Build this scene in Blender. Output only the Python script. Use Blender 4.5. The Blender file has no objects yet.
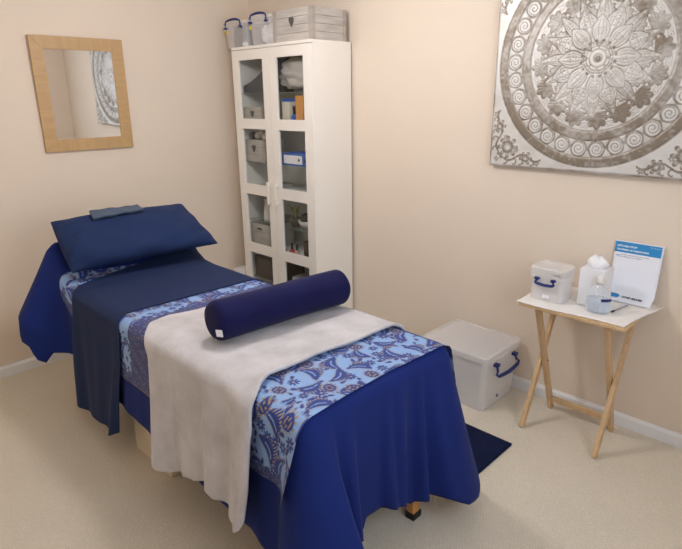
import bpy, bmesh, math, random
import numpy as np
from mathutils import Vector, Matrix
PI = math.pi
rng = np.random.default_rng(7)
random.seed(7)
scn = bpy.context.scene
COL = scn.collection

# ------------------------------------------------------------------ helpers
def lin(c):
    c = c / 255.0
    return c / 12.92 if c <= 0.04045 else ((c + 0.055) / 1.055) ** 2.4
def rgb(r, g, b): return (lin(r), lin(g), lin(b), 1.0)

def new_mat(name):
    m = bpy.data.materials.new(name); m.use_nodes = True
    nt = m.node_tree
    return m, nt, nt.nodes['Principled BSDF']

def mat(name, col, rough=0.5, metal=0.0, var=0.0, vscale=20.0, bump=0.0, bscale=60.0, sheen=0.0,
        alpha=1.0, emit=0.0, stretch=(1, 1, 1), coat=0.0, spec=0.5):
    m, nt, p = new_mat(name)
    p.inputs['Base Color'].default_value = col
    p.inputs['Roughness'].default_value = rough
    p.inputs['Metallic'].default_value = metal
    p.inputs['Specular IOR Level'].default_value = spec
    if sheen: p.inputs['Sheen Weight'].default_value = sheen; p.inputs['Sheen Roughness'].default_value = 0.5
    if coat: p.inputs['Coat Weight'].default_value = coat
    if alpha < 1: p.inputs['Alpha'].default_value = alpha
    if emit: p.inputs['Emission Color'].default_value = col; p.inputs['Emission Strength'].default_value = emit
    tc = nt.nodes.new('ShaderNodeTexCoord'); mp = nt.nodes.new('ShaderNodeMapping')
    mp.inputs['Scale'].default_value = stretch
    nt.links.new(tc.outputs['Object'], mp.inputs['Vector'])
    nz = nt.nodes.new('ShaderNodeTexNoise'); nz.inputs['Scale'].default_value = vscale; nz.inputs['Detail'].default_value = 5
    nt.links.new(mp.outputs['Vector'], nz.inputs['Vector'])
    if var:
        cr = nt.nodes.new('ShaderNodeValToRGB')
        d = tuple(max(0, c * (1 - var)) for c in col[:3]) + (1,); l = tuple(min(1, c * (1 + var)) for c in col[:3]) + (1,)
        cr.color_ramp.elements[0].position = 0.3; cr.color_ramp.elements[0].color = d
        cr.color_ramp.elements[1].position = 0.7; cr.color_ramp.elements[1].color = l
        nt.links.new(nz.outputs['Fac'], cr.inputs['Fac']); nt.links.new(cr.outputs['Color'], p.inputs['Base Color'])
    if bump:
        nb = nt.nodes.new('ShaderNodeTexNoise'); nb.inputs['Scale'].default_value = bscale; nb.inputs['Detail'].default_value = 4
        nt.links.new(mp.outputs['Vector'], nb.inputs['Vector'])
        b = nt.nodes.new('ShaderNodeBump'); b.inputs['Strength'].default_value = bump; b.inputs['Distance'].default_value = 0.004
        nt.links.new(nb.outputs['Fac'], b.inputs['Height']); nt.links.new(b.outputs['Normal'], p.inputs['Normal'])
    return m

def attr_mat(name, rough, metal=0.0, bump=0.0, bscale=300, sheen=0.0):
    m, nt, p = new_mat(name)
    a = nt.nodes.new('ShaderNodeAttribute'); a.attribute_name = 'pattern'
    nt.links.new(a.outputs['Color'], p.inputs['Base Color'])
    p.inputs['Roughness'].default_value = rough; p.inputs['Metallic'].default_value = metal
    if sheen: p.inputs['Sheen Weight'].default_value = sheen
    if bump:
        tc = nt.nodes.new('ShaderNodeTexCoord')
        nb = nt.nodes.new('ShaderNodeTexNoise'); nb.inputs['Scale'].default_value = bscale
        nt.links.new(tc.outputs['Object'], nb.inputs['Vector'])
        b = nt.nodes.new('ShaderNodeBump'); b.inputs['Strength'].default_value = bump; b.inputs['Distance'].default_value = 0.002
        nt.links.new(nb.outputs['Fac'], b.inputs['Height']); nt.links.new(b.outputs['Normal'], p.inputs['Normal'])
    return m

def glass_mat(name, tint=(1, 1, 1, 1), ior=1.5, rough=0.02):
    m = bpy.data.materials.new(name); m.use_nodes = True; nt = m.node_tree; nt.nodes.clear()
    o = nt.nodes.new('ShaderNodeOutputMaterial'); mx = nt.nodes.new('ShaderNodeMixShader')
    t = nt.nodes.new('ShaderNodeBsdfTransparent'); g = nt.nodes.new('ShaderNodeBsdfGlossy'); f = nt.nodes.new('ShaderNodeFresnel')
    t.inputs['Color'].default_value = tint; g.inputs['Roughness'].default_value = rough; f.inputs['IOR'].default_value = ior
    ge = nt.nodes.new('ShaderNodeNewGeometry'); mu = nt.nodes.new('ShaderNodeMath'); mu.operation = 'SUBTRACT'; mu.use_clamp = True
    nt.links.new(f.outputs[0], mu.inputs[0]); nt.links.new(ge.outputs['Backfacing'], mu.inputs[1])
    nt.links.new(mu.outputs[0], mx.inputs[0]); nt.links.new(t.outputs[0], mx.inputs[1]); nt.links.new(g.outputs[0], mx.inputs[2])
    nt.links.new(mx.outputs[0], o.inputs['Surface'])
    return m

def link_mesh(name, me, m, parent=None, smooth=False):
    o = bpy.data.objects.new(name, me); COL.objects.link(o)
    if m is not None: me.materials.append(m)
    if smooth: me.polygons.foreach_set('use_smooth', [True] * len(me.polygons))
    if parent is not None:
        o.parent = parent
        o.matrix_parent_inverse = Matrix.Translation(-parent.location) if parent.type == 'EMPTY' else Matrix()
    return o

def obj(name, bm, m, parent=None, smooth=False, bevel=0.0, seg=2):
    bmesh.ops.recalc_face_normals(bm, faces=bm.faces)
    me = bpy.data.meshes.new(name); bm.to_mesh(me); bm.free()
    o = link_mesh(name, me, m, parent, smooth)
    if bevel:
        b = o.modifiers.new('bevel', 'BEVEL'); b.width = bevel; b.segments = seg; b.limit_method = 'ANGLE'
    return o

def BM(): return bmesh.new()
def box(bm, x0, x1, y0, y1, z0, z1, M=None):
    vs = [Vector((x, y, z)) for z in (z0, z1) for y in (y0, y1) for x in (x0, x1)]
    if M is not None: vs = [M @ v for v in vs]
    v = [bm.verts.new(c) for c in vs]
    for f in ((0, 2, 3, 1), (4, 5, 7, 6), (0, 1, 5, 4), (2, 6, 7, 3), (0, 4, 6, 2), (1, 3, 7, 5)):
        bm.faces.new([v[i] for i in f])
    return bm
def bar(bm, a, b, w, h, side=None):
    a, b = Vector(a), Vector(b); d = (b - a).normalized()
    s = Vector(side) if side else Vector((0, 0, 1)); s = (s - d * s.dot(d)).normalized(); t = d.cross(s)
    vs = [bm.verts.new(p + s * i * w / 2 + t * j * h / 2) for p in (a, b) for i, j in ((-1, -1), (1, -1), (1, 1), (-1, 1))]
    for f in ((0, 1, 2, 3), (7, 6, 5, 4), (0, 4, 5, 1), (1, 5, 6, 2), (2, 6, 7, 3), (3, 7, 4, 0)): bm.faces.new([vs[i] for i in f])
    return bm
def frustum(bm, x0, x1, y0, y1, z0, z1, inset):
    # box whose bottom is narrower by inset on each side
    lo = [(x0 + inset, y0 + inset), (x1 - inset, y0 + inset), (x1 - inset, y1 - inset), (x0 + inset, y1 - inset)]
    hi = [(x0, y0), (x1, y0), (x1, y1), (x0, y1)]
    return lo, hi
def tube(bm, pts, r, n=10, caps=True):
    pts = [Vector(p) for p in pts]; rings = []
    up = Vector((0, 0, 1))
    for i, p in enumerate(pts):
        d = (pts[min(i + 1, len(pts) - 1)] - pts[max(i - 1, 0)]).normalized()
        s = d.cross(up)
        if s.length < 1e-3: s = d.cross(Vector((1, 0, 0)))
        s.normalize(); t = s.cross(d); rr = r[i] if isinstance(r, (list, tuple)) else r
        rings.append([bm.verts.new(p + s * rr * math.cos(2 * PI * k / n) + t * rr * math.sin(2 * PI * k / n)) for k in range(n)])
    for a, b in zip(rings, rings[1:]):
        for k in range(n): bm.faces.new((a[k], a[(k + 1) % n], b[(k + 1) % n], b[k]))
    if caps:
        bm.faces.new(rings[0][::-1]); bm.faces.new(rings[-1])
    return bm
def lathe(bm, prof, c, n=28, squash=1.0):
    rings = []
    for r, z in prof:
        rings.append([bm.verts.new((c[0] + r * math.cos(2 * PI * k / n), c[1] + r * squash * math.sin(2 * PI * k / n), c[2] + z)) for k in range(n)])
    for a, b in zip(rings, rings[1:]):
        for k in range(n): bm.faces.new((a[k], a[(k + 1) % n], b[(k + 1) % n], b[k]))
    if prof[0][0] > 1e-4: bm.faces.new(rings[0][::-1])
    if prof[-1][0] > 1e-4: bm.faces.new(rings[-1])
    bmesh.ops.remove_doubles(bm, verts=bm.verts, dist=1e-5)
    return bm
def prism(bm, poly, z0, z1):
    a = [bm.verts.new((x, y, z0)) for x, y in poly]; b = [bm.verts.new((x, y, z1)) for x, y in poly]
    n = len(poly); bm.faces.new(a[::-1]); bm.faces.new(b)
    for i in range(n): bm.faces.new((a[i], a[(i + 1) % n], b[(i + 1) % n], b[i]))
    return bm
def rrect(x0, x1, y0, y1, r, n=5):
    out = []
    for cx, cy, a in ((x1 - r, y1 - r, 0), (x0 + r, y1 - r, PI / 2), (x0 + r, y0 + r, PI), (x1 - r, y0 + r, 1.5 * PI)):
        for k in range(n + 1):
            t = a + PI / 2 * k / n; out.append((cx + r * math.cos(t), cy + r * math.sin(t)))
    return out
def loft(bm, rings, close_a=True, close_b=True):
    R = [[bm.verts.new(p) for p in r] for r in rings]; n = len(R[0])
    for a, b in zip(R, R[1:]):
        for k in range(n): bm.faces.new((a[k], a[(k + 1) % n], b[(k + 1) % n], b[k]))
    if close_a: bm.faces.new(R[0][::-1])
    if close_b: bm.faces.new(R[-1])
    return bm
def grid_mesh(name, P, m, parent=None, colors=None, smooth=True, wrap=False):
    # P: (nu, nv, 3)
    nu, nv = P.shape[:2]
    me = bpy.data.meshes.new(name)
    idx = np.arange(nu * nv).reshape(nu, nv)
    if wrap: idx = np.vstack([idx, idx[:1]])
    q = np.stack([idx[:-1, :-1], idx[1:, :-1], idx[1:, 1:], idx[:-1, 1:]], -1).reshape(-1, 4)
    me.vertices.add(nu * nv); me.vertices.foreach_set('co', P.reshape(-1).astype(np.float32))
    me.loops.add(q.size); me.loops.foreach_set('vertex_index', q.reshape(-1).astype(np.int32))
    me.polygons.add(len(q)); me.polygons.foreach_set('loop_start', np.arange(0, q.size, 4, dtype=np.int32))
    me.update(calc_edges=True)
    if smooth: me.polygons.foreach_set('use_smooth', np.ones(len(q), bool))
    if colors is not None:
        a = me.color_attributes.new('pattern', 'FLOAT_COLOR', 'POINT')
        c = np.concatenate([colors.reshape(-1, 3), np.ones((nu * nv, 1))], 1)
        a.data.foreach_set('color', c.reshape(-1).astype(np.float32))
    return link_mesh(name, me, m, parent)
def tag(o, label, cat, group=None):
    o['label'] = label; o['category'] = cat
    if group: o['group'] = group
    return o
def thing(name, label, cat, loc=(0, 0, 0), group=None):
    o = bpy.data.objects.new(name, None); COL.objects.link(o); o.location = loc; o.empty_display_size = 0.1
    return tag(o, label, cat, group)
def struct(name, bm, m, bevel=0.0, parent=None):
    o = obj(name, bm, m, parent, bevel=bevel)
    if parent is None: o['kind'] = 'structure'
    return o
def vnoise(shape, cells, seed):
    r = np.random.default_rng(seed); g = r.random((cells + 2, cells + 2))
    def ax(n): 
        t = np.linspace(0, cells, n); i = np.minimum(t.astype(int), cells); f = t - i; return i, f * f * (3 - 2 * f)
    i, fi = ax(shape[0]); j, fj = ax(shape[1]); fi = fi[:, None]; fj = fj[None]
    I, J = np.ix_(i, j); I1, J1 = np.ix_(i + 1, j + 1)
    return g[I, J] * (1 - fi) * (1 - fj) + g[I1, J] * fi * (1 - fj) + g[I, J1] * (1 - fi) * fj + g[I1, J1] * fi * fj
def sm(a, b, x):
    t = np.clip((x - a) / (b - a), 0, 1); return t * t * (3 - 2 * t)

# ------------------------------------------------------------------ materials
M_wall = mat('wall_paint', rgb(229, 215, 199), 0.85, var=0.015, vscale=3, bump=0.05, bscale=180)
M_ceil = mat('ceiling_paint', rgb(238, 234, 228), 0.9)
M_skirt = mat('skirting_gloss', rgb(234, 235, 238), 0.45)
M_white = mat('white_foil', rgb(240, 236, 229), 0.42, bump=0.02, bscale=30)
M_white_in = mat('cabinet_interior', rgb(236, 238, 236), 0.6)
M_navy = mat('navy_cotton', rgb(13, 35, 104), 0.85, var=0.05, vscale=9, bump=0.12, bscale=500, sheen=0.03, spec=0.25)
M_navy2 = mat('navy_runner_cotton', rgb(20, 37, 76), 0.85, var=0.05, vscale=9, bump=0.12, bscale=500, sheen=0.03, spec=0.25)
M_pillow = mat('navy_pillow_cotton', rgb(21, 40, 80), 0.85, var=0.05, vscale=7, bump=0.15, bscale=14, sheen=0.03, spec=0.25)
M_bolster = mat('navy_velour', rgb(22, 22, 66), 0.95, var=0.12, vscale=10, bump=0.1, bscale=260, sheen=0.06, spec=0.15)
M_fleece = mat('grey_fleece', rgb(196, 193, 196), 0.95, var=0.12, vscale=11, bump=0.55, bscale=170, sheen=0.15, spec=0.1)
M_eye = mat('slate_linen', rgb(72, 84, 104), 0.95, var=0.3, vscale=320, bump=0.4, bscale=300)
M_mat = mat('navy_bath_mat', rgb(20, 28, 60), 0.98, var=0.25, vscale=120, bump=0.9, bscale=150, sheen=0.02, spec=0.1)
M_oak = mat('oak_wood', rgb(188, 154, 108), 0.5, var=0.07, vscale=7, bump=0.04, bscale=40, stretch=(1, 8, 0.8))
M_oak_h = mat('oak_wood_rail', rgb(188, 154, 108), 0.5, var=0.07, vscale=7, bump=0.04, bscale=40, stretch=(1, 0.8, 8))
M_pine = mat('pine_wood', rgb(208, 176, 134), 0.5, var=0.10, vscale=14, stretch=(6, 6, 0.8))
M_beech = mat('beech_leg', rgb(196, 140, 82), 0.5, var=0.12, vscale=14, stretch=(6, 6, 0.8))
M_rubber = mat('black_rubber', rgb(26, 24, 26), 0.7)
M_brass = mat('brass', rgb(190, 140, 60), 0.35, metal=1.0)
M_vinyl = mat('navy_vinyl', rgb(30, 42, 84), 0.6)
M_mirror = mat('mirror_glass', (0.93, 0.94, 0.94, 1), 0.015, metal=1.0)
M_glass = glass_mat('cabinet_glass', (0.95, 0.96, 0.955, 1))
M_shelfglass = mat('glass_shelf', rgb(170, 190, 186), 0.1, alpha=0.22)
M_plastic = mat('clear_plastic', rgb(238, 236, 236), 0.28, alpha=0.24)
M_plastic_lid = mat('clear_plastic_lid', rgb(240, 238, 238), 0.3, alpha=0.42)
M_frost = mat('frosted_plastic', rgb(246, 244, 243), 0.35, alpha=0.50)
M_blue = mat('blue_handle_plastic', rgb(24, 40, 112), 0.4)
M_yellow = mat('yellow_sticker', rgb(226, 200, 50), 0.6)
M_paper = mat('white_paper', rgb(238, 238, 242), 0.7, bump=0.15, bscale=18)
M_couch = mat('quilted_paper', rgb(240, 236, 232), 0.85, bump=0.5, bscale=160)
M_tissue = mat('tissue', rgb(246, 246, 248), 0.9, bump=0.3, bscale=40)
M_grey_wood = mat('greywash_wood', rgb(186, 180, 174), 0.8, var=0.14, vscale=7, bump=0.1, bscale=40, stretch=(1, 1, 5))
M_grey_wood_d = mat('greywash_wood_darker', rgb(168, 160, 152), 0.8, var=0.14, vscale=7, bump=0.1, bscale=40, stretch=(1, 1, 5))  # slightly darker grey wash for the corner posts
M_gap = mat('dark_groove', rgb(118, 108, 102), 0.9)
M_heart = mat('dark_iron_heart', rgb(84, 80, 78), 0.6)
M_char = mat('charcoal_towel', rgb(72, 70, 76), 0.95, var=0.1, bump=0.3, bscale=80, sheen=0.2)
M_cloth = mat('pale_grey_cloth', rgb(190, 184, 180), 0.9, bump=0.2, bscale=30)
M_pale = mat('cream_board', rgb(222, 214, 198), 0.8)
M_bluef = mat('blue_file_board', rgb(42, 96, 190), 0.6)
M_orange = mat('tan_orange_board', rgb(206, 146, 76), 0.7)
M_black = mat('black_plastic', rgb(24, 24, 28), 0.4)
M_red = mat('red_lacquer', rgb(170, 40, 50), 0.25)
M_beige = mat('beige_lacquer', rgb(180, 150, 130), 0.25)
M_brown = mat('dark_brown_weave', rgb(74, 64, 60), 0.9, var=0.2, vscale=60, bump=0.5, bscale=90)
M_leaf = mat('yellow_green_leaf', rgb(150, 160, 90), 0.6)
M_ceram = mat('white_ceramic', rgb(226, 222, 218), 0.3)
M_card = mat('pale_cardboard', rgb(210, 196, 172), 0.85, var=0.04, vscale=8)
M_hdr = mat('poster_blue', rgb(38, 138, 200), 0.4)
M_ink = mat('poster_ink', rgb(50, 52, 60), 0.6)
M_wht = mat('poster_white_print', rgb(240, 244, 250), 0.5)
M_gel = mat('sanitizer_gel', rgb(206, 222, 238), 0.08, alpha=0.35)
M_bottle = mat('clear_bottle', rgb(225, 232, 240), 0.08, alpha=0.28)
M_pen = mat('grey_pen_barrel', rgb(150, 150, 160), 0.3)
M_glow = mat('lamp_diffuser', rgb(255, 236, 208), 0.5, emit=3.0)

# carpet
M_carpet, nt, p = new_mat('cream_carpet')
tc = nt.nodes.new('ShaderNodeTexCoord'); mp = nt.nodes.new('ShaderNodeMapping'); mp.inputs['Rotation'].default_value = (0, 0, 0.2)
nt.links.new(tc.outputs['Object'], mp.inputs['Vector'])
vo = nt.nodes.new('ShaderNodeTexVoronoi'); vo.inputs['Scale'].default_value = 170; nt.links.new(mp.outputs[0], vo.inputs['Vector'])
wv = nt.nodes.new('ShaderNodeTexWave'); wv.inputs['Scale'].default_value = 42; wv.inputs['Distortion'].default_value = 1.2
wv.inputs['Detail'].default_value = 3; wv.bands_direction = 'DIAGONAL'; nt.links.new(mp.outputs[0], wv.inputs['Vector'])
nz = nt.nodes.new('ShaderNodeTexNoise'); nz.inputs['Scale'].default_value = 3; nz.inputs['Detail'].default_value = 6; nt.links.new(mp.outputs[0], nz.inputs['Vector'])
ad = nt.nodes.new('ShaderNodeMath'); ad.operation = 'MULTIPLY_ADD'; ad.inputs[1].default_value = 0.35
nt.links.new(wv.outputs['Fac'], ad.inputs[0]); nt.links.new(vo.outputs['Distance'], ad.inputs[2])
cr = nt.nodes.new('ShaderNodeValToRGB')
cr.color_ramp.elements[0].position = 0.25; cr.color_ramp.elements[0].color = rgb(204, 194, 177)
cr.color_ramp.elements[1].position = 0.85; cr.color_ramp.elements[1].color = rgb(218, 209, 193)
nt.links.new(ad.outputs[0], cr.inputs['Fac'])
mx = nt.nodes.new('ShaderNodeMixRGB'); mx.blend_type = 'MULTIPLY'; mx.inputs['Fac'].default_value = 0.12
c2 = nt.nodes.new('ShaderNodeValToRGB'); c2.color_ramp.elements[0].position = 0.35; c2.color_ramp.elements[0].color = (0.75, 0.74, 0.72, 1)
c2.color_ramp.elements[1].position = 0.6
nt.links.new(nz.outputs['Fac'], c2.inputs['Fac']); nt.links.new(cr.outputs[0], mx.inputs[1]); nt.links.new(c2.outputs[0], mx.inputs[2])
nt.links.new(mx.outputs[0], p.inputs['Base Color']); p.inputs['Roughness'].default_value = 0.97; p.inputs['Specular IOR Level'].default_value = 0.1
p.inputs['Sheen Weight'].default_value = 0.2
bp = nt.nodes.new('ShaderNodeBump'); bp.inputs['Strength'].default_value = 0.4; bp.inputs['Distance'].default_value = 0.003
nt.links.new(ad.outputs[0], bp.inputs['Height']); nt.links.new(bp.outputs[0], p.inputs['Normal'])

# ------------------------------------------------------------------ room shell
RX, RY, RZ = 3.95, -3.05, 2.4
struct('floor', box(BM(), -0.1, RX + 0.1, RY - 0.5, 0.1, -0.1, 0), M_carpet)
struct('ceiling', box(BM(), -0.1, RX + 0.1, RY - 0.1, 0.1, RZ, RZ + 0.1), M_ceil)
struct('wall_left', box(BM(), -0.1, 0, RY - 0.1, 0.1, 0, RZ), M_wall)
struct('wall_back', box(BM(), 0, RX, 0, 0.1, 0, RZ), M_wall)
b = BM(); box(b, 0, 0.2, RY - 0.1, RY, 0, RZ); box(b, 1.04, RX, RY - 0.1, RY, 0, RZ); box(b, 0.2, 1.04, RY - 0.1, RY, 2.04, RZ)
struct('wall_front', b, M_wall)
b = BM(); box(b, 0.14, 0.2, RY, RY + 0.015, 0, 2.10); box(b, 1.04, 1.10, RY, RY + 0.015, 0, 2.10); box(b, 0.2, 1.04, RY, RY + 0.015, 2.04, 2.10)
struct('added_doorway_1', b, M_skirt)  # unseen doorway surround, added to let the warm fill light in
WY0, WY1, WZ0, WZ1 = -2.3, -0.9, 0.95, 2.1
b = BM(); box(b, RX, RX + 0.1, RY - 0.1, WY0, 0, RZ); box(b, RX, RX + 0.1, WY1, 0.1, 0, RZ)
box(b, RX, RX + 0.1, WY0, WY1, 0, WZ0); box(b, RX, RX + 0.1, WY0, WY1, WZ1, RZ)
struct('wall_right', b, M_wall)
b = BM()
for a0, a1, z0, z1 in ((WY0, WY1, WZ0, WZ0 + 0.06), (WY0, WY1, WZ1 - 0.06, WZ1), (WY0, WY0 + 0.06, WZ0, WZ1), (WY1 - 0.06, WY1, WZ0, WZ1),
                       ((WY0 + WY1) / 2 - 0.03, (WY0 + WY1) / 2 + 0.03, WZ0, WZ1)):
    box(b, RX + 0.03, RX + 0.08, a0, a1, z0, z1)
struct('window_1', b, M_white)
def skirting(name, axis, sgn, a0, a1):
    # small ogee-topped board
    H = 0.066
    prof = [(0, 0), (0.015, 0), (0.015, H - 0.014), (0.009, H - 0.006), (0.006, H), (0, H)]
    b = BM(); rings = []
    for t in (a0, a1):
        rings.append([((d * sgn if axis == 'y' else t) , (t if axis == 'y' else d * sgn), z) if axis == 'y' else (t, d * sgn, z) for d, z in prof])
    loft(b, rings); struct(name, b, M_skirt)
skirting('baseboard_left', 'y', 1, RY, 0)
skirting('baseboard_back', 'x', -1, 0.0, RX)
struct('trim_1', box(BM(), 0.10, 0.232, -0.36, -0.02, 0, 0.335), M_skirt, bevel=0.004)   # low boxed pipe beside the cabinet

# ------------------------------------------------------------------ treatment table
TX0, TX1, TY0, TY1 = 0.64, 2.55, -1.82, -1.08
def zt(x):
    return np.interp(x, [0.5, 0.62, 0.66, 0.74, 0.81, 0.88, 0.98], [0.912, 0.912, 0.902, 0.828, 0.758, 0.722, 0.712])
tt = thing('treatment_table', 'massage table hidden under blue covers, wooden legs with black feet showing', 'massage table', (1.6, -1.45, 0))
b = BM(); prism(b, rrect(0.90, TX1 - 0.01, TY0 + 0.012, TY1 - 0.012, 0.05), 0.645, 0.700); obj('tabletop', b, M_vinyl, tt, bevel=0.012)
b = BM()
ring = []
for x, dz in ((0.655, 0), (0.74, 0), (0.81, 0), (0.88, 0), (0.895, 0)):
    z = float(zt(x)) - 0.012
    ring.append([(x, TY0 + 0.02, z - 0.05), (x, TY1 - 0.02, z - 0.05), (x, TY1 - 0.02, z), (x, TY0 + 0.02, z)])
loft(b, ring); obj('headrest', b, M_vinyl, tt, bevel=0.008)
b = BM(); box(b, 0.92, 2.50, -1.77, -1.73, 0.575, 0.645); box(b, 0.92, 2.50, -1.17, -1.13, 0.575, 0.645); obj('frame', b, M_beech, tt, bevel=0.004)
legs = [((0.92, -1.76, 0.64), (0.712, -1.782, 0.02)), ((0.92, -1.14, 0.64), (0.712, -1.12, 0.02)),
        ((2.46, -1.70, 0.64), (2.50, -1.72, 0.02)), ((2.46, -1.21, 0.64), (2.502, -1.222, 0.02))]
for k, (a, c) in enumerate(legs):
    L = obj('leg', bar(BM(), a, c, 0.034, 0.045, (1, 0, 0)), M_beech, tt, bevel=0.004)
    fx = c[0]
    obj('rubber_foot', box(BM(), fx - 0.021, fx + 0.021, c[1] - 0.026, c[1] + 0.026, 0.0, 0.03), M_rubber, L, bevel=0.004)
    if k < 2:
        for zz in (0.20, 0.115):
            t = (0.64 - zz) / 0.62; px = a[0] + (c[0] - a[0]) * t; py = a[1] + (c[1] - a[1]) * t
            tb = BM(); tube(tb, [(px - 0.045, py, zz), (px - 0.015, py, zz)], 0.014, 12); obj('knob', tb, M_brass, L)

# perimeter of the table top, starting near-head corner, along near side, foot, far side, head
def perimeter(n_per_m=90, rc=0.05):
    pts, nor, lab = [], [], []
    x0, x1, y0, y1 = TX0, TX1, TY0, TY1
    def seg(a, c, n): 
        L = math.dist(a, c); k = max(2, int(L * n_per_m))
        for i in range(k):
            t = i / k; pts.append((a[0] + (c[0] - a[0]) * t, a[1] + (c[1] - a[1]) * t)); nor.append(n)
    def arc(cx, cy, a0):
        for i in range(12):
            a = a0 + PI / 2 * i / 12; pts.append((cx + rc * math.cos(a), cy + rc * math.sin(a))); nor.append((math.cos(a), math.sin(a)))
    seg((x0 + rc, y0), (x1 - rc, y0), (0, -1)); arc(x1 - rc, y0 + rc, -PI / 2)
    seg((x1, y0 + rc), (x1, y1 - rc), (1, 0)); arc(x1 - rc, y1 - rc, 0)
    seg((x1 - rc, y1), (x0 + rc, y1), (0, 1)); arc(x0 + rc, y1 - rc, PI / 2)
    seg((x0, y1 - rc), (x0, y0 + rc), (-1, 0)); arc(x0 + rc, y0 + rc, PI)
    pts, nor = np.array(pts), np.array(nor)
    s = np.concatenate([[0], np.cumsum(np.linalg.norm(np.diff(pts, axis=0), axis=1))])
    return pts, nor, s
PP, NN, SS = perimeter()
LN = TX1 - TX0 - 0.1; LA = 0.05 * PI / 2; LF = TY1 - TY0 - 0.1
sF0 = LN; cNF = LN + LA / 2; sFoot = LN + LA; cFF = sFoot + LF + LA / 2; sFar = sFoot + LF + LA; cFH = sFar + LN + LA / 2; sHead = sFar + LN + LA
STOT = sHead + LF + LA; cNH = STOT - LA / 2
def s_near(x): return x - (TX0 + 0.05)
def s_foot(y): return sFoot + (y - (TY0 + 0.05))
def s_far(x): return sFar + (TX1 - 0.05 - x)
def s_head(y): return sHead + (TY1 - 0.05 - y)
R_EDGE = 0.045
def gs(s, c, w):
    d = np.abs(s - c); d = np.minimum(d, STOT - d); return np.exp(-(d / w) ** 2)
def off(s, d):
    """outward distance of the hanging cover from the table outline at depth d below the top"""
    s = np.asarray(s, float); d = np.asarray(d, float)
    e = np.where(d < R_EDGE, -(R_EDGE - np.sqrt(np.maximum(0, R_EDGE ** 2 - (R_EDGE - d) ** 2))), 0.0)
    dd = np.maximum(0, d - 0.02)
    near = np.where((s < LN) , 1.0, 0.0)
    o = e + 0.035 * dd
    # soft vertical folds
    f = 0.5 * np.sin(s * 34 + 1.3) + 0.35 * np.sin(s * 53 + 0.4 + 2 * dd) + 0.3 * np.sin(s * 21 + 4)
    footmask = sm(sF0 - 0.1, sFoot + 0.05, s) * (1 - sm(sFar, sFar + 0.2, s)) + sm(sHead - 0.1, sHead, s)
    amp = 0.010 + 0.030 * footmask
    o = o + amp * (f + 0.5) * np.minimum(dd, 0.6) * 1.1
    for yc_, w_, a_ in ((-1.70, 0.020, 0.10), (-1.60, 0.014, 0.07), (-1.505, 0.012, 0.05), (-1.43, 0.016, 0.06), (-1.33, 0.012, 0.06), (-1.26, 0.018, 0.10)):
        o = o - a_ * dd * gs(s, sFoot + (yc_ - (TY0 + 0.05)) + 0.05 * dd, w_ + 0.02 * dd) + 0.5 * a_ * dd * gs(s, sFoot + (yc_ + 0.05 - (TY0 + 0.05)), 0.03)
    # corner cones
    o = o + 0.44 * dd * gs(s, cNF + 0.045, 0.075) - 0.16 * dd * gs(s, cNF + 0.26, 0.055) - 0.06 * dd * gs(s, cNF + 0.10, 0.03)
    o = o + 0.20 * dd * gs(s, cFF - 0.02, 0.12) - 0.05 * dd * gs(s, cFF - 0.24, 0.04)
    o = o + 0.28 * dd * gs(s, cFH, 0.14)
    o = o + 0.165 * np.minimum(1, (dd + 0.01) / 0.33) * gs(s, cNH, 0.12) - 0.06 * dd * gs(s, 0.13, 0.05)
    return np.maximum(o, e)
hs_k = [(0.02, 0.345), (0.045, 0.325), (0.065, 0.375), (s_near(0.80), 0.37), (s_near(0.95), 0.33), (s_near(1.36), 0.29), (s_near(1.69), 0.255), (s_near(2.10), 0.225), (s_near(2.33), 0.205), (s_near(2.46), 0.15),
        (cNF, 0.03), (s_foot(-1.745), 0.13), (s_foot(-1.71), 0.21), (s_foot(-1.65), 0.235), (s_foot(-1.60), 0.22), (s_foot(-1.57), 0.19), (s_foot(-1.555), 0.235), (s_foot(-1.46), 0.225), (s_foot(-1.36), 0.18), (s_foot(-1.31), 0.14),
        (s_foot(-1.285), 0.16), (s_foot(-1.20), 0.15), (cFF - 0.02, 0.095), (cFF + 0.03, 0.15), (s_far(2.4), 0.18), (s_far(2.0), 0.24), (s_far(1.0), 0.3), (s_far(0.8), 0.38),
        (cFH, 0.30), (s_head(-1.3), 0.42), (s_head(-1.6), 0.48), (s_head(-1.72), 0.50), (cNH, 0.55), (STOT - 0.015, 0.47), (STOT + 0.02, 0.345)]
def hem(s): return np.interp(s, [k[0] for k in hs_k], [k[1] for k in hs_k], period=STOT)
nP = len(PP); NR, NS = 16, 44
P = np.zeros((nP, NR + NS, 3))
ztop = zt(PP[:, 0]); hz = hem(SS)
yc = -1.45
for k in range(NR):          # flat top, rings growing outwards
    f = k / (NR) ; xc = np.clip(PP[:, 0], TX0 + 0.3, TX1 - 0.3)
    inx = PP[:, 0] - NN[:, 0] * R_EDGE; iny = PP[:, 1] - NN[:, 1] * R_EDGE
    x = xc + (inx - xc) * f; y = yc + (iny - yc) * f
    P[:, k] = np.stack([x, y, zt(x)], -1)
for k in range(NS):
    t = (k / (NS - 1)) ** 1.25
    d = t * (ztop - hz); o = off(SS, d)
    P[:, NR + k] = np.stack([PP[:, 0] + NN[:, 0] * o, PP[:, 1] + NN[:, 1] * o, ztop - d], -1)
cov = grid_mesh('table_cover', P, M_navy, wrap=True)
tag(cov, 'plain navy blue cotton cover draping to near the floor over the whole treatment table', 'bed cover')
sd = cov.modifiers.new('sol', 'SOLIDIFY'); sd.thickness = 0.0025; sd.offset = -1

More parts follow.
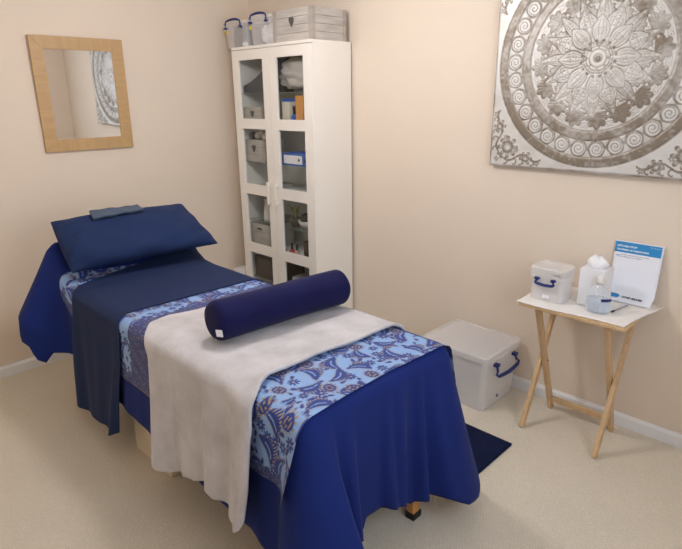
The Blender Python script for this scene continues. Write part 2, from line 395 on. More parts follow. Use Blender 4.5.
# ---- strips of cloth laid across the table
def strip(name, m, xl, xr, hem_near, hem_far, L, nu=60, ds=0.012, extra=None, topx=None, pattern=None, us=None, zbump=None, parent=None):
    """xl/xr(q): x limits at signed cross coordinate q (q<0 near side depth, 0..W across top, >W far side)."""
    W = TY1 - TY0
    us = np.linspace(0, 1, nu) if us is None else us; nu = len(us)
    n_near = int(0.55 / ds); n_top = int(W / ds); n_far = 14
    rows = []; qs = []
    # near side, from hem up
    tn = np.linspace(1, 0, n_near, endpoint=False)
    for t in tn:
        hn = hem_near(us)                      # depth of the hem along u
        q = -t * hn
        x = xl(q) * (1 - us) + xr(q) * us
        z0 = zt(x); d = t * hn
        o = off(s_near(x), d) + L + 0.004 * np.minimum(1, d / 0.05)
        if extra is not None: o = o + extra(us, d)
        rows.append(np.stack([x, TY0 - o, z0 + L - d], -1)); qs.append(q)
    for y in np.linspace(TY0 + R_EDGE, TY1 - R_EDGE, n_top):
        q = np.full(nu, y - TY0); x = xl(q) * (1 - us) + xr(q) * us
        z = zt(x) + L
        if zbump is not None: z = z + zbump(us, y)
        rows.append(np.stack([x, np.full(nu, y), z], -1)); qs.append(q)
    for t in np.linspace(0, 1, n_far)[1:]:
        d = t * hem_far; q = np.full(nu, W + d); x = xl(q) * (1 - us) + xr(q) * us
        o = off(s_far(x), d) + L + 0.004
        rows.append(np.stack([x, TY1 + o, zt(x) + L - d], -1)); qs.append(q)
    P = np.stack(rows, 1); Q = np.stack(qs, 1)
    c = pattern(P, Q) if pattern is not None else None
    return grid_mesh(name, P, m, parent, colors=c)

# batik pattern drawn from motifs, in cloth coordinates (x along the table, q across)
GOLD = np.array([lin(150), lin(130), lin(96)]); LIGHT = np.array([lin(126), lin(161), lin(210)]); DARK = np.array([lin(22), lin(50), lin(130)])
DEEP = np.array([lin(26), lin(34), lin(88)]); PALE = np.array([lin(170), lin(196), lin(226)])
rs = random.Random(11)
motifs = []
def poisson(kind, n, dmin, x0, x1, q0, q1):
    for _ in range(n * 40):
        if sum(1 for m in motifs if m[0] == kind) >= n: break
        x, q = rs.uniform(x0, x1), rs.uniform(q0, q1)
        if all((x - m[1]) ** 2 + (q - m[2]) ** 2 > (dmin + m[5]) ** 2 for m in motifs):
            sc = {'leaf': rs.uniform(0.095, 0.125), 'pod': 0.042, 'star': rs.uniform(0.022, 0.028), 'bud': rs.uniform(0.022, 0.034)}[kind]
            motifs.append((kind, x, q, rs.uniform(0, 2 * PI), rs.choice((-1, 1)), {'leaf': 0.034, 'pod': 0.026, 'star': 0.016, 'bud': 0.012}[kind], sc))
ext = (0.78, 2.56, -0.28, 1.0)
poisson('leaf', 260, 0.047, *ext); poisson('pod', 70, 0.018, *ext); poisson('star', 200, 0.014, *ext); poisson('bud', 600, 0.010, *ext)
def batik(P, Q):
    X = P[..., 0]; C = np.empty(X.shape + (3,)); n1 = vnoise(X.shape, 60, 3)[..., None]
    C[:] = LIGHT * (1 - 0.18 * n1) + PALE * 0.18 * n1
    for kind, mx_, mq, a, hd, rad, sc in motifs:
        sel = (np.abs(X - mx_) < sc * 0.95) & (np.abs(Q - mq) < sc * 0.95)
        if not sel.any(): continue
        dx, dq = X[sel] - mx_, Q[sel] - mq
        u = (dx * math.cos(a) + dq * math.sin(a)) / sc; v = hd * (-dx * math.sin(a) + dq * math.cos(a)) / sc
        c = C[sel]
        if kind == 'leaf':
            s = np.clip(u * 1.15 + 0.5, 0, 1); ins = (u > -0.44) & (u < 0.44)
            cv = 0.22 * np.sin(PI * s) - 0.08; w = 0.17 * np.sin(PI * s ** 0.75) ** 0.8; e = v - cv
            teeth = (e > 0) & (e < w + 0.20 * np.sin(PI * s)) & ((s * 11 + e * 2) % 1 < 0.55)
            gold = ins & ((np.abs(e) < w + 0.045) | ((e > 0) & (e < w + 0.24 * np.sin(PI * s)) & ((s * 11 + e * 2) % 1 < 0.8) & ((s * 11 + e * 2) % 1 >= 0.5)))
            c[gold] = GOLD * 0.45 + LIGHT * 0.55; c[gold & (e > 0.05)] = GOLD
            body = ins & ((np.abs(e) < w) | teeth)
            c[body] = DARK
            vein = ins & (np.abs(e + 0.02) < 0.022) & (s > 0.25) & (s < 0.8); c[vein] = LIGHT
        elif kind == 'pod':
            r = np.hypot(u, v * 1.25); th = np.arctan2(v, u)
            c[(r < 0.80) & (np.cos(th * 12) > 0)] = GOLD
            c[r < 0.60] = DARK; c[(r < 0.42) & (np.cos(u * 22) > 0.2)] = GOLD; c[r < 0.15] = DEEP
        elif kind == 'star':
            r = np.hypot(u, v); th = np.arctan2(v, u); c[r < 0.35 + 0.5 * np.abs(np.cos(th * 4))] = DARK
            c[r < 0.2] = GOLD; c[r < 0.1] = LIGHT
        else:
            s = np.clip(u + 0.5, 0, 1); w = 0.24 * np.sin(PI * s ** 0.6); c[(np.abs(v) < w + 0.07) & (np.abs(u) < 0.55)] = GOLD * 0.6 + LIGHT * 0.4
            c[(np.abs(v) < w) & (np.abs(u) < 0.5)] = DARK
        C[sel] = c
    # paisley borders: along the near hem, and across the cloth under the blanket edge
    def border(mask):
        x, q = X[mask], Q[mask]
        g = np.sin(x * 210 + 3 * np.sin(q * 160)) * np.sin(q * 230 + 3 * np.sin(x * 130))
        b_ = np.where((np.abs(g) < 0.09)[:, None], GOLD * 0.6, DARK * 0.75 + DEEP * 0.25)
        b_[g > 0.72] = LIGHT * 0.6
        C[mask] = b_
    tooth = 0.018 * np.abs(((Q * 26) % 1) - 0.5) * 2
    border((X > 1.492 + tooth) & (X < 1.80))
    dep = -Q; border(((X < 1.0) & (dep > 0.07)) | (dep > 0.205 + 0.018 * np.abs(((X * 26) % 1) - 0.5) * 2))
    C[(dep > 0.262)] = GOLD * 0.7
    return C
us = np.concatenate([np.linspace(0, 0.09, 60, endpoint=False), np.linspace(0.09, 0.36, 30, endpoint=False), np.linspace(0.36, 0.50, 95, endpoint=False),
                     np.linspace(0.50, 0.84, 12, endpoint=False), np.linspace(0.84, 1, 105)])
def bx_l(q): return np.interp(q, [-0.3, 0, 0.1, 0.74], [0.81, 0.79, 0.80, 0.86]) + 0 * q
def bx_r(q): return np.interp(q, [-0.3, -0.1, 0.0, 0.2, 0.4, 0.6, 0.74, 0.9], [2.545, 2.548, 2.545, 2.530, 2.525, 2.535, 2.54, 2.54])
bat = strip('batik_sheet', attr_mat('batik_print', 0.75, bump=0.1, sheen=0.1), bx_l, bx_r,
            lambda u: np.interp(u, [0, 0.02, 0.3, 0.6, 1], [0.10, 0.12, 0.26, 0.272, 0.245]), 0.24, 0.004, ds=0.0036, pattern=batik, us=us)
tag(bat, 'light and dark blue batik print sheet with leaves and gold detail across the table', 'sheet')

def sdepth(q, xs, vs): return np.interp(-q, xs, vs)
run = strip('runner_cloth', M_navy2, lambda q: np.where(q < 0, np.interp(-q, [0, 0.03, 0.1, 0.35, 0.62], [0.895, 0.935, 0.93, 0.885, 0.845]), np.interp(q, [0, 0.1, 0.74], [0.895, 0.872, 0.78])),
            lambda q: np.where(q < 0, np.interp(-q, [0, 0.06, 0.2, 0.4, 0.65], [1.392, 1.43, 1.43, 1.38, 1.335]), np.interp(q, [0, 0.08, 0.74], [1.392, 1.388, 1.415])),
            lambda u: np.interp(u, [0, 0.15, 0.4, 0.7, 0.85, 1], [0.615, 0.61, 0.60, 0.585, 0.60, 0.555]), 0.3, 0.0095, nu=70,
            extra=lambda u, d: np.maximum(0, d - 0.03) * (0.012 + 0.02 * (0.5 + 0.5 * np.sin(u * 13 + 0.6)) ** 1.5 + 0.05 * np.exp(-((u - 0.9) / 0.07) ** 2)))
tag(run, 'plain navy blue cloth laid across the table below the pillow, hanging down the near side', 'cloth')
sd = run.modifiers.new('sol', 'SOLIDIFY'); sd.thickness = 0.003; sd.offset = -1

bl_extra = lambda u, d: np.maximum(0, d - 0.02) * (0.060 + 0.035 * np.sin(u * 9 + 1.2) + 0.028 * np.sin(u * 21 + 0.5) + 0.012 * np.sin(u * 47)) + np.minimum(1, d / 0.12) * 0.03 * np.exp(-((u - 0.95) / 0.10) ** 2) - 0.02 * np.minimum(1, d / 0.3) * np.exp(-((u - 0.74) / 0.06) ** 2)
bl = strip('fleece_blanket', M_fleece, lambda q: np.where(q < 0, np.interp(-q, [0, 0.03, 0.08, 0.5], [1.625, 1.66, 1.70, 1.765]), np.interp(q, [0, 0.04, 0.14, 0.74], [1.625, 1.585, 1.565, 1.655])),
           lambda q: np.where(q < 0, np.interp(-q, [0, 0.1, 0.3, 0.5], [2.335, 2.372, 2.37, 2.345]), np.interp(q, [0, 0.1, 0.3, 0.74], [2.335, 2.285, 2.285, 2.318])),
           lambda u: np.interp(u, [0, 0.015, 0.04, 0.10, 0.3, 0.5, 0.66, 0.72, 0.76, 0.80, 0.88, 0.95, 0.985, 1.0], [0.42, 0.465, 0.495, 0.505, 0.475, 0.45, 0.435, 0.44, 0.450, 0.458, 0.464, 0.462, 0.445, 0.41]), 0.22, 0.016, nu=110,
           extra=bl_extra, zbump=lambda u, y: 0.004 + 0.0025 * np.sin(u * 17 + y * 9) + 0.002 * np.sin(u * 31 - y * 23) + 0.006 * np.exp(-((u - 0.985) / 0.02) ** 2))
tag(bl, 'pale grey fluffy fleece blanket folded over the middle of the treatment table', 'blanket')
sd = bl.modifiers.new('sol', 'SOLIDIFY'); sd.thickness = 0.013; sd.offset = -0.7; sd.use_even_offset = False
sb = bl.modifiers.new('sub', 'SUBSURF'); sb.levels = 1; sb.render_levels = 1

# ---- bolster
bo = thing('bolster', 'dark navy velour bolster lying across the grey blanket', 'bolster', (1.93, -1.4, 0.742))
A, B_ = Vector((1.945, -1.680, 0.815)), Vector((1.995, -1.125, 0.813)); ax = (B_ - A).normalized(); Lb = (B_ - A).length
n, m_ = 64, 60; P = np.zeros((n, m_, 3)); sx = Vector((ax.y, -ax.x, 0)); rad = 0.075
prof = []
for k in range(m_):
    t = k / (m_ - 1)
    if t < 0.18: a = t / 0.18 * PI / 2; prof.append((-0.030 * math.cos(a) ** 1 , 0.02 + (rad - 0.02) * math.sin(a) ** 0.55 if t > 0 else 0.0005))
    elif t > 0.82: a = (1 - t) / 0.18 * PI / 2; prof.append((Lb + 0.030 * math.cos(a), 0.02 + (rad - 0.02) * math.sin(a) ** 0.55 if t < 1 else 0.0005))
    else: prof.append((Lb * (t - 0.18) / 0.64, rad))
for i in range(n):
    a = 2 * PI * i / n
    for k, (l, r) in enumerate(prof):
        wob = 1 + 0.012 * math.sin(5 * a + l * 12) * (r > 0.06) - 0.012 * math.sin(PI * min(1, max(0, l / Lb)))
        rr = r * wob
        dz = math.sin(a) * rr
        if dz < -0.068: dz = -0.068
        v = A + ax * l + sx * math.cos(a) * rr + Vector((0, 0, dz)); P[i, k] = v
grid_mesh('bolster_case', P, M_bolster, bo, wrap=True)
# stitched-on maker's tag at the near end, low on the side
b = BM(); c = A + sx * 0.070 + Vector((0, 0, -0.040)) + ax * 0.012
T1 = ax; up = Vector((0.35, -0.1, 0.9)).normalized()
def quad_solid(bm, c, e1, e2, w, h, th):
    nrm = e1.cross(e2).normalized(); vs = [bm.verts.new(c + e1 * i * w / 2 + e2 * j * h / 2 + nrm * k * th / 2) for k in (-1, 1) for i, j in ((-1, -1), (1, -1), (1, 1), (-1, 1))]
    for f in ((3, 2, 1, 0), (4, 5, 6, 7), (0, 1, 5, 4), (1, 2, 6, 5), (2, 3, 7, 6), (3, 0, 4, 7)): bm.faces.new([vs[i] for i in f])
e1 = (ax * 0.55 + sx * 0.75).normalized(); c = A - ax * 0.020 + sx * 0.050 + Vector((0, 0, -0.022))
up = (Vector((0, 0, 1)) - sx * -0.35).normalized(); up = (up - e1 * up.dot(e1)).normalized()
quad_solid(b, c + (e1.cross(up) if e1.cross(up).y < 0 else -e1.cross(up)) * 0.012, e1, up, 0.024, 0.028, 0.003)
tg = obj('fabric_tag', b, M_paper, bo); tg['label'] = 'white fabric tag'

# ---- pillow: lens between four corner tips
FL, FR, BR, BL = [np.array(v) for v in ((0.895, -1.80, 0.800), (0.985, -1.045, 0.815), (0.60, -1.03, 0.985), (0.635, -1.775, 1.003))]
def pillow_pt(u, v, h):
    """u across (near to far), v front to back, both -1..1; h = +1 upper / -1 lower skin"""
    u, v = np.asarray(u, float), np.asarray(v, float)
    pin = 0.03
    uu = u * (1 - np.where(u < 0, -0.01, 0.5 * pin) * (1 - v ** 2) * np.abs(u) ** 3); vv = v * (1 - pin * 1.8 * (1 - u ** 2) * np.abs(v) ** 3)
    a, c = (uu + 1) / 2, (vv + 1) / 2
    p_ = (FL * ((1 - a) * (1 - c))[..., None] + FR * (a * (1 - c))[..., None] + BR * (a * c)[..., None] + BL * ((1 - a) * c)[..., None])
    T = 0.078 * (np.maximum(0, 1 - np.abs(u) ** 3.4) ** 0.45) * (np.maximum(0, 1 - np.abs(v) ** 2.8) ** 0.50)
    T = T * (1 + 0.05 * np.sin(4 * u + 3 * v)) + 0.0015
    nrm = np.cross(FR - FL, BL - FL); nrm = nrm / np.linalg.norm(nrm)
    if nrm[2] < 0: nrm = -nrm
    wr = 0.004 * np.sin(9 * u + 6 * v) * np.abs(v) + 0.03 * np.sin(16 * (u - 0.5 * v)) * np.maximum(0, np.abs(u) - 0.5) ** 1.3 + 0.006 * np.sin(5 * v + 11 * u * v) * np.maximum(0, -v)
    return p_ + nrm * (T * h * (1.0 if h > 0 else 0.55) + wr * (T / 0.07)[...])[..., None]
u = np.sin(np.linspace(-1, 1, 70) * PI / 2); v = np.sin(np.linspace(-1, 1, 56) * PI / 2)
U, V = np.meshgrid(u, v, indexing='ij')
top = pillow_pt(U, V, 1); bot = pillow_pt(U, V, -1)
b = BM(); vt = [[b.verts.new(top[i, j]) for j in range(56)] for i in range(70)]; vb = [[b.verts.new(bot[i, j]) for j in range(56)] for i in range(70)]
for i in range(69):
    for j in range(55):
        b.faces.new((vt[i][j], vt[i + 1][j], vt[i + 1][j + 1], vt[i][j + 1])); b.faces.new((vb[i][j], vb[i][j + 1], vb[i + 1][j + 1], vb[i + 1][j]))
edge = [(i, 0) for i in range(70)] + [(69, j) for j in range(1, 56)] + [(i, 55) for i in range(68, -1, -1)] + [(0, j) for j in range(54, 0, -1)]
for (i, j), (k, l) in zip(edge, edge[1:] + edge[:1]): b.faces.new((vt[i][j], vb[i][j], vb[k][l], vt[k][l]))
pil = obj('pillow', b, M_pillow, smooth=True)
tag(pil, 'plump navy blue pillow propped at the raised head end of the table', 'pillow')
# ---- folded slate cloth lying over the pillow
uu = np.linspace(-0.52, 0.20, 40); vv = np.linspace(0.42, 0.86, 20); U, V = np.meshgrid(uu, vv, indexing='ij')
V = V + 0.03 * np.sin(U * 6)
fc = grid_mesh('folded_cloth', pillow_pt(U, V, 1) + np.array([0.004, 0, 0.022]) + 0.002 * np.sin(U * 25 + V * 9)[..., None], M_eye)
tag(fc, 'small folded slate grey cloth lying on top of the navy pillow', 'cloth')
sd = fc.modifiers.new('sol', 'SOLIDIFY'); sd.thickness = 0.016; sd.offset = -1
bv = fc.modifiers.new('bev', 'BEVEL'); bv.width = 0.004; bv.segments = 2; bv.limit_method = 'ANGLE'

# pale box under the table
cb = thing('cardboard_box', 'low pale box half hidden on the carpet under the treatment table', 'box', (1.6, -1.6, 0))
b = BM(); box(b, 1.27, 1.60, -1.765, -1.35, 0, 0.17); obj('box_body', b, M_card, cb, bevel=0.004)
b = BM(); box(b, 1.262, 1.608, -1.773, -1.342, 0.17, 0.185); obj('lid', b, M_card, cb, bevel=0.003)

# ------------------------------------------------------------------ mirror
mr = thing('wall_mirror', 'square mirror in a wide oak frame hung on the left wall', 'mirror', (0.0, -1.27, 1.61))
y0, y1, z0, z1, fw = -1.5375, -1.0058, 1.290, 1.930, 0.070
fr = None
def mitred(bm, side):
    o_ = [(y0, z0), (y1, z0), (y1, z1), (y0, z1)]; i_ = [(y0 + fw, z0 + fw), (y1 - fw, z0 + fw), (y1 - fw, z1 - fw), (y0 + fw, z1 - fw)]
    k = side; q = [o_[k], o_[(k + 1) % 4], i_[(k + 1) % 4], i_[k]]
    f = [bm.verts.new((0.020, a, c)) for a, c in q]; bk = [bm.verts.new((0.002, a, c)) for a, c in q]
    bm.faces.new(f); bm.faces.new(bk[::-1])
    for i in range(4): bm.faces.new((f[i], bk[i], bk[(i + 1) % 4], f[(i + 1) % 4]))
for k in range(4):
    b = BM(); mitred(b, k); obj('frame_rail', b, M_oak_h if k in (1, 3) else M_oak, mr, bevel=0.0015)
b = BM(); box(b, 0.008, 0.012, y0 + fw - 0.01, y1 - fw + 0.01, z0 + fw - 0.01, z1 - fw + 0.01)
g = obj('mirror_glass', b, M_mirror, mr); g['label'] = 'reflective glass'
mr.rotation_euler = (0, math.radians(1.0), math.radians(-0.7)); mr.location.x = 0.008

# ------------------------------------------------------------------ silver embossed panel
N = 400
lin1 = np.linspace(-1, 1, N); U, V = np.meshgrid(lin1, lin1, indexing='ij')
r = np.hypot(U, V); th = np.arctan2(V, U)
H = np.zeros_like(r); T = np.zeros_like(r)            # height, brown tint
def band(a, c, e=0.006): return sm(a - e, a + e, r) * (1 - sm(c - e, c + e, r))
nA = vnoise(r.shape, 9, 1) * 0.6 + vnoise(r.shape, 30, 2) * 0.4; nB = vnoise(r.shape, 90, 5)
for a, c, t, h in ((0.868, 0.952, 0.95, 0.5), (0.628, 0.712, 0.75, 0.4)):
    k = band(a, c); T = np.maximum(T, t * k * (0.6 + 0.6 * nA)); H += h * k
    for e in (a, c): l = np.exp(-((r - e) / 0.008) ** 2); H -= 0.7 * l; T = np.maximum(T, 0.7 * l)
belt = band(0.712, 0.868, 0.003)
T = np.maximum(T, belt * 0.75 * (0.6 + 0.5 * nA)); H -= 0.3 * belt
K = 30; step = 2 * PI / K; ph = (th + step / 2) % step - step / 2; idk = np.round(th / step)
px, py = r * np.cos(ph) - 0.79, r * np.sin(ph)
rho = np.hypot(px, py); fi = np.arctan2(py, px)
disc = 1 - sm(0.064, 0.070, rho)
T *= (1 - disc); H = H * (1 - disc) + 0.6 * disc
sp = (rho / 0.066 * 2.3 - fi / (2 * PI)) % 1.0
line = disc * (np.abs(sp - 0.5) < 0.13) * (rho > 0.006); T = np.maximum(T, 0.7 * line); H -= 0.9 * line
ring = np.exp(-((rho - 0.068) / 0.006) ** 2) * belt; T = np.maximum(T, 0.9 * ring); H -= 0.4 * ring
pm = th % step - step / 2; pt = r * np.abs(pm)
tri = belt * ((pt < (r - 0.795) * 0.55) | (pt < (0.775 - r) * 0.5)) * (r > 0.718) * (r < 0.862)
T *= (1 - 0.85 * tri); H += 0.7 * tri
inner = 1 - sm(0.622, 0.63, r)
def petals(K, r0, r1, W, a=0.8, phase=0.0, fill=0.0, inner_lines=2):
    global H, T
    st = 2 * PI / K; q = (th - phase + st / 2) % st - st / 2; s = np.clip((r - r0) / (r1 - r0), 0, 1)
    ins = (r > r0) & (r < r1); w = W * np.sin(PI * s ** a); d = np.abs(r * np.sin(q)) - w
    cover_ = ins & (d < 0); H = np.where(cover_, 0.35 * np.minimum(1, -d / 0.03), H); T = np.where(cover_, fill * (0.3 + nA), T)
    e = ins * np.exp(-(d / 0.006) ** 2); T = np.maximum(T, 0.75 * e * (0.5 + 0.8 * nA)); H -= 0.8 * e
    for k in range(1, inner_lines + 1):
        e = (s > 0.15) * (s < 0.85) * ins * np.exp(-((np.abs(r * np.sin(q)) - w * (1 - 0.36 * k)) / 0.005) ** 2) * cover_
        T = np.maximum(T, 0.5 * e * (0.4 + nA)); H -= 0.5 * e
# fans around the rim of the inner field
for K2, rr0, R2, phs, t in ((16, 0.545, 0.105, 0.1, 0.75), (16, 0.43, 0.07, 0.1 + PI / 16, 0.4)):
    st = 2 * PI / K2; q = (th - phs + st / 2) % st - st / 2; a_, b_ = r * np.cos(q) - rr0 + 0.05, r * np.sin(q)
    ro, f2 = np.hypot(a_ * 0.85, b_), np.arctan2(b_, a_); lim = R2 * (0.72 + 0.22 * np.abs(np.cos(f2 * 4.5)))
    k = (ro < lim) * (a_ > -0.04); T = np.maximum(T, k * t * (0.45 + 0.8 * nA)); H = np.where(k, 0.5 - 0.7 * (np.abs((f2 * 9 / PI) % 1 - 0.5) < 0.14), H)
    e = np.exp(-((ro - lim) / 0.006) ** 2) * (a_ > -0.05); T = np.maximum(T, 0.8 * e); H -= 0.4 * e
petals(16, 0.18, 0.52, 0.050, 0.9, 0.0, 0.12); petals(8, 0.13, 0.44, 0.085, 1.1, PI / 8, 0.10, 2); petals(8, 0.08, 0.36, 0.075, 1.25, 0.0, 0.22, 2)
for K3, r3, R3, ph3 in ((8, 0.30, 0.046, PI / 8), (8, 0.215, 0.036, 0.0), (16, 0.455, 0.034, PI / 16), (16, 0.40, 0.030, 0.0), (8, 0.375, 0.030, PI / 8), (16, 0.575, 0.030, 0.1 + PI / 16)):
    st = 2 * PI / K3; q = (th - ph3 + st / 2) % st - st / 2; a_, b_ = r * np.cos(q) - r3, r * np.abs(np.sin(q)) - R3 * 0.55
    ro, f2 = np.hypot(a_, b_), np.arctan2(b_, a_)
    l = (ro < R3) * np.exp(-((((ro / R3 * 1.7 - f2 / (2 * PI)) % 1) - 0.5) / 0.16) ** 2); T = np.maximum(T, 0.62 * l * (0.5 + 0.8 * nA)); H -= 0.6 * l
T = np.where(inner > 0.5, T * (0.55 + 0.9 * vnoise(r.shape, 14, 77)), T)
for a in (0.035, 0.075, 0.105, 0.125):
    e = np.exp(-((r - a) / 0.006) ** 2); T = np.maximum(T, 0.7 * e); H = H * (1 - sm(0.13, 0.12, r) * 0) - 0.5 * e
c0 = 1 - sm(0.02, 0.03, r); T = np.maximum(T, c0); H += 0.9 * c0
q = (th % (PI / 8)) - PI / 16; e = (np.hypot(r - 0.15, r * q) < 0.013); T = np.maximum(T, 0.9 * e); H += 0.5 * e
# corner sprigs
cu, cv = 1 - np.abs(U), 1 - np.abs(V); outer = sm(0.955, 0.97, r)
S = np.zeros_like(r)
def flower(fu, fv, R, n, rot=0.0):
    global S
    a_, b_ = cu - fu, cv - fv; ro, f2 = np.hypot(a_, b_), np.arctan2(b_, a_) + rot
    S = np.maximum(S, (ro < R * (0.35 + 0.65 * np.abs(np.cos(f2 * n / 2)) ** 0.6)) * (ro > R * 0.16) * (0.7 + 0.3 * np.cos(ro / R * 14)))
for a_, b_, R, n in ((0.195, 0.195, 0.115, 8), (0.40, 0.095, 0.070, 6), (0.095, 0.40, 0.070, 6), (0.52, 0.05, 0.03, 5), (0.05, 0.52, 0.03, 5), (0.075, 0.075, 0.03, 4), (0.29, 0.17, 0.03, 5), (0.17, 0.29, 0.03, 5)): flower(a_, b_, R, n)
for a_, b_ in ((cu, cv), (cv, cu)):
    S = np.maximum(S, 0.9 * (np.abs(b_ - 0.095 - 0.03 * np.sin(a_ * 22)) < 0.011) * (a_ > 0.08) * (a_ < 0.56))
    for m0 in (0.17, 0.27, 0.34, 0.46): S = np.maximum(S, 0.8 * (np.abs(np.hypot(a_ - m0, b_ - 0.055) - 0.028) < 0.008) * (a_ > m0 - 0.01))
S *= outer; T = np.maximum(T, S); H += 0.5 * (S > 0.3)
T = np.clip(T, 0, 1) * (0.75 + 0.5 * nB)
edge_ = sm(0.975, 0.992, np.maximum(np.abs(U), np.abs(V))); T = np.maximum(T, edge_ * (0.4 + 0.6 * nA)); H *= (1 - edge_)
T = np.clip(T + 0.14 * sm(0.5, 0.8, nA) + 0.04 * nB, 0, 1)
sil = np.array([lin(214), lin(213), lin(211)]); brn = np.array([lin(130), lin(119), lin(106)])
Cc = sil * (1 - T[..., None]) + brn * T[..., None]
AH, ACX, ACZ = 0.4975, 2.5475, 1.7265
Pn = np.stack([ACX + U * AH, np.full_like(U, -0.034) - 0.0022 * H, ACZ + V * AH], -1)
wa = thing('wall_art', 'large square silver embossed mandala panel on the right-hand wall', 'wall art', (ACX, -0.002, ACZ - AH))
pa = grid_mesh('embossed_sheet', Pn[:, ::-1].copy(), attr_mat('antique_silver', 0.46, metal=0.25, bump=0.1, bscale=60), wa, colors=Cc[:, ::-1].copy())
b = BM(); box(b, ACX - AH, ACX + AH, -0.0315, -0.003, ACZ - AH, ACZ + AH)
obj('backing_frame', b, mat('weathered_edge', rgb(120, 112, 104), 0.6, metal=0.2, var=0.35, vscale=30), wa)

# ------------------------------------------------------------------ cabinet
CX0, CX1, CM, CD, CH = 0.252, 1.036, 0.642, 0.335, 1.90
cab = thing('storage_cabinet', 'tall white cabinet with two glass-paned doors standing by the room corner', 'cabinet', (0.642, -0.18, 0))
YF = -CD - 0.018   # outer face of the doors ~ -0.353
b = BM(); box(b, CX0, CX0 + 0.017, -CD, -0.018, 0, CH - 0.018); box(b, CX1 - 0.017, CX1, -CD, -0.018, 0, CH - 0.018)
obj('side_panel', b, M_white, cab, bevel=0.001)
b = BM(); box(b, CX0, CX1, -CD - 0.018, -0.018, CH - 0.018, CH); obj('top_panel', b, M_white, cab, bevel=0.001)
b = BM(); box(b, CX0 + 0.017, CX1 - 0.017, -CD + 0.002, -0.018, 0.06, 0.078); box(b, CX0 + 0.017, CX1 - 0.017, -CD + 0.02, -CD + 0.035, 0, 0.06); obj('base', b, M_white, cab)
b = BM(); box(b, CX0 + 0.017, CX1 - 0.017, -0.024, -0.018, 0.078, CH - 0.018); obj('back_panel', b, M_white_in, cab)
for z in (1.405, 0.965, 0.535):
    b = BM(); box(b, CX0 + 0.018, CX1 - 0.018, -CD + 0.012, -0.026, z - 0.009, z + 0.009); obj('shelf', b, M_white_in, cab)
for z in (1.610, 1.155, 0.735, 0.30):
    b = BM(); box(b, CX0 + 0.018, CX1 - 0.018, -CD + 0.022, -0.026, z - 0.003, z + 0.003); o = obj('shelf', b, M_shelfglass, cab); o['label'] = 'glass shelf'
rows = [(1.817, 1.4475), (1.381, 1.0075), (0.936, 0.578), (0.509, 0.150)]
for dx0, dx1, px0, px1, hx in ((CX0, CM - 0.0015, 0.321, 0.5755, 0.5975), (CM + 0.0015, CX1, 0.7085, 0.963, 0.672)):
    b = BM(); yb, yf = -CD - 0.001, YF - 0.001
    box(b, dx0, px0, yf, yb, 0.062, CH - 0.021); box(b, px1, dx1, yf, yb, 0.062, CH - 0.021)
    zs = [CH - 0.021] + [z for rw in rows for z in rw] + [0.062]
    for za, zb in zip(zs[0::2], zs[1::2]): box(b, px0, px1, yf, yb, zb, za)
    d = obj('door', b, M_white, cab)
    for za, zb in rows:
        g = obj('glass_pane', box(BM(), px0, px1, yb - 0.007, yb - 0.004, zb, za), M_glass, d)
    b = BM(); box(b, hx - 0.0125, hx + 0.0125, yf - 0.026, yf - 0.018, 0.888, 1.042); box(b, hx - 0.006, hx + 0.006, yf - 0.018, yf, 0.90, 0.915); box(b, hx - 0.006, hx + 0.006, yf - 0.018, yf, 1.015, 1.03)
    h = obj('handle', b, M_white, d, bevel=0.003); h['label'] = 'flat white bar handle'

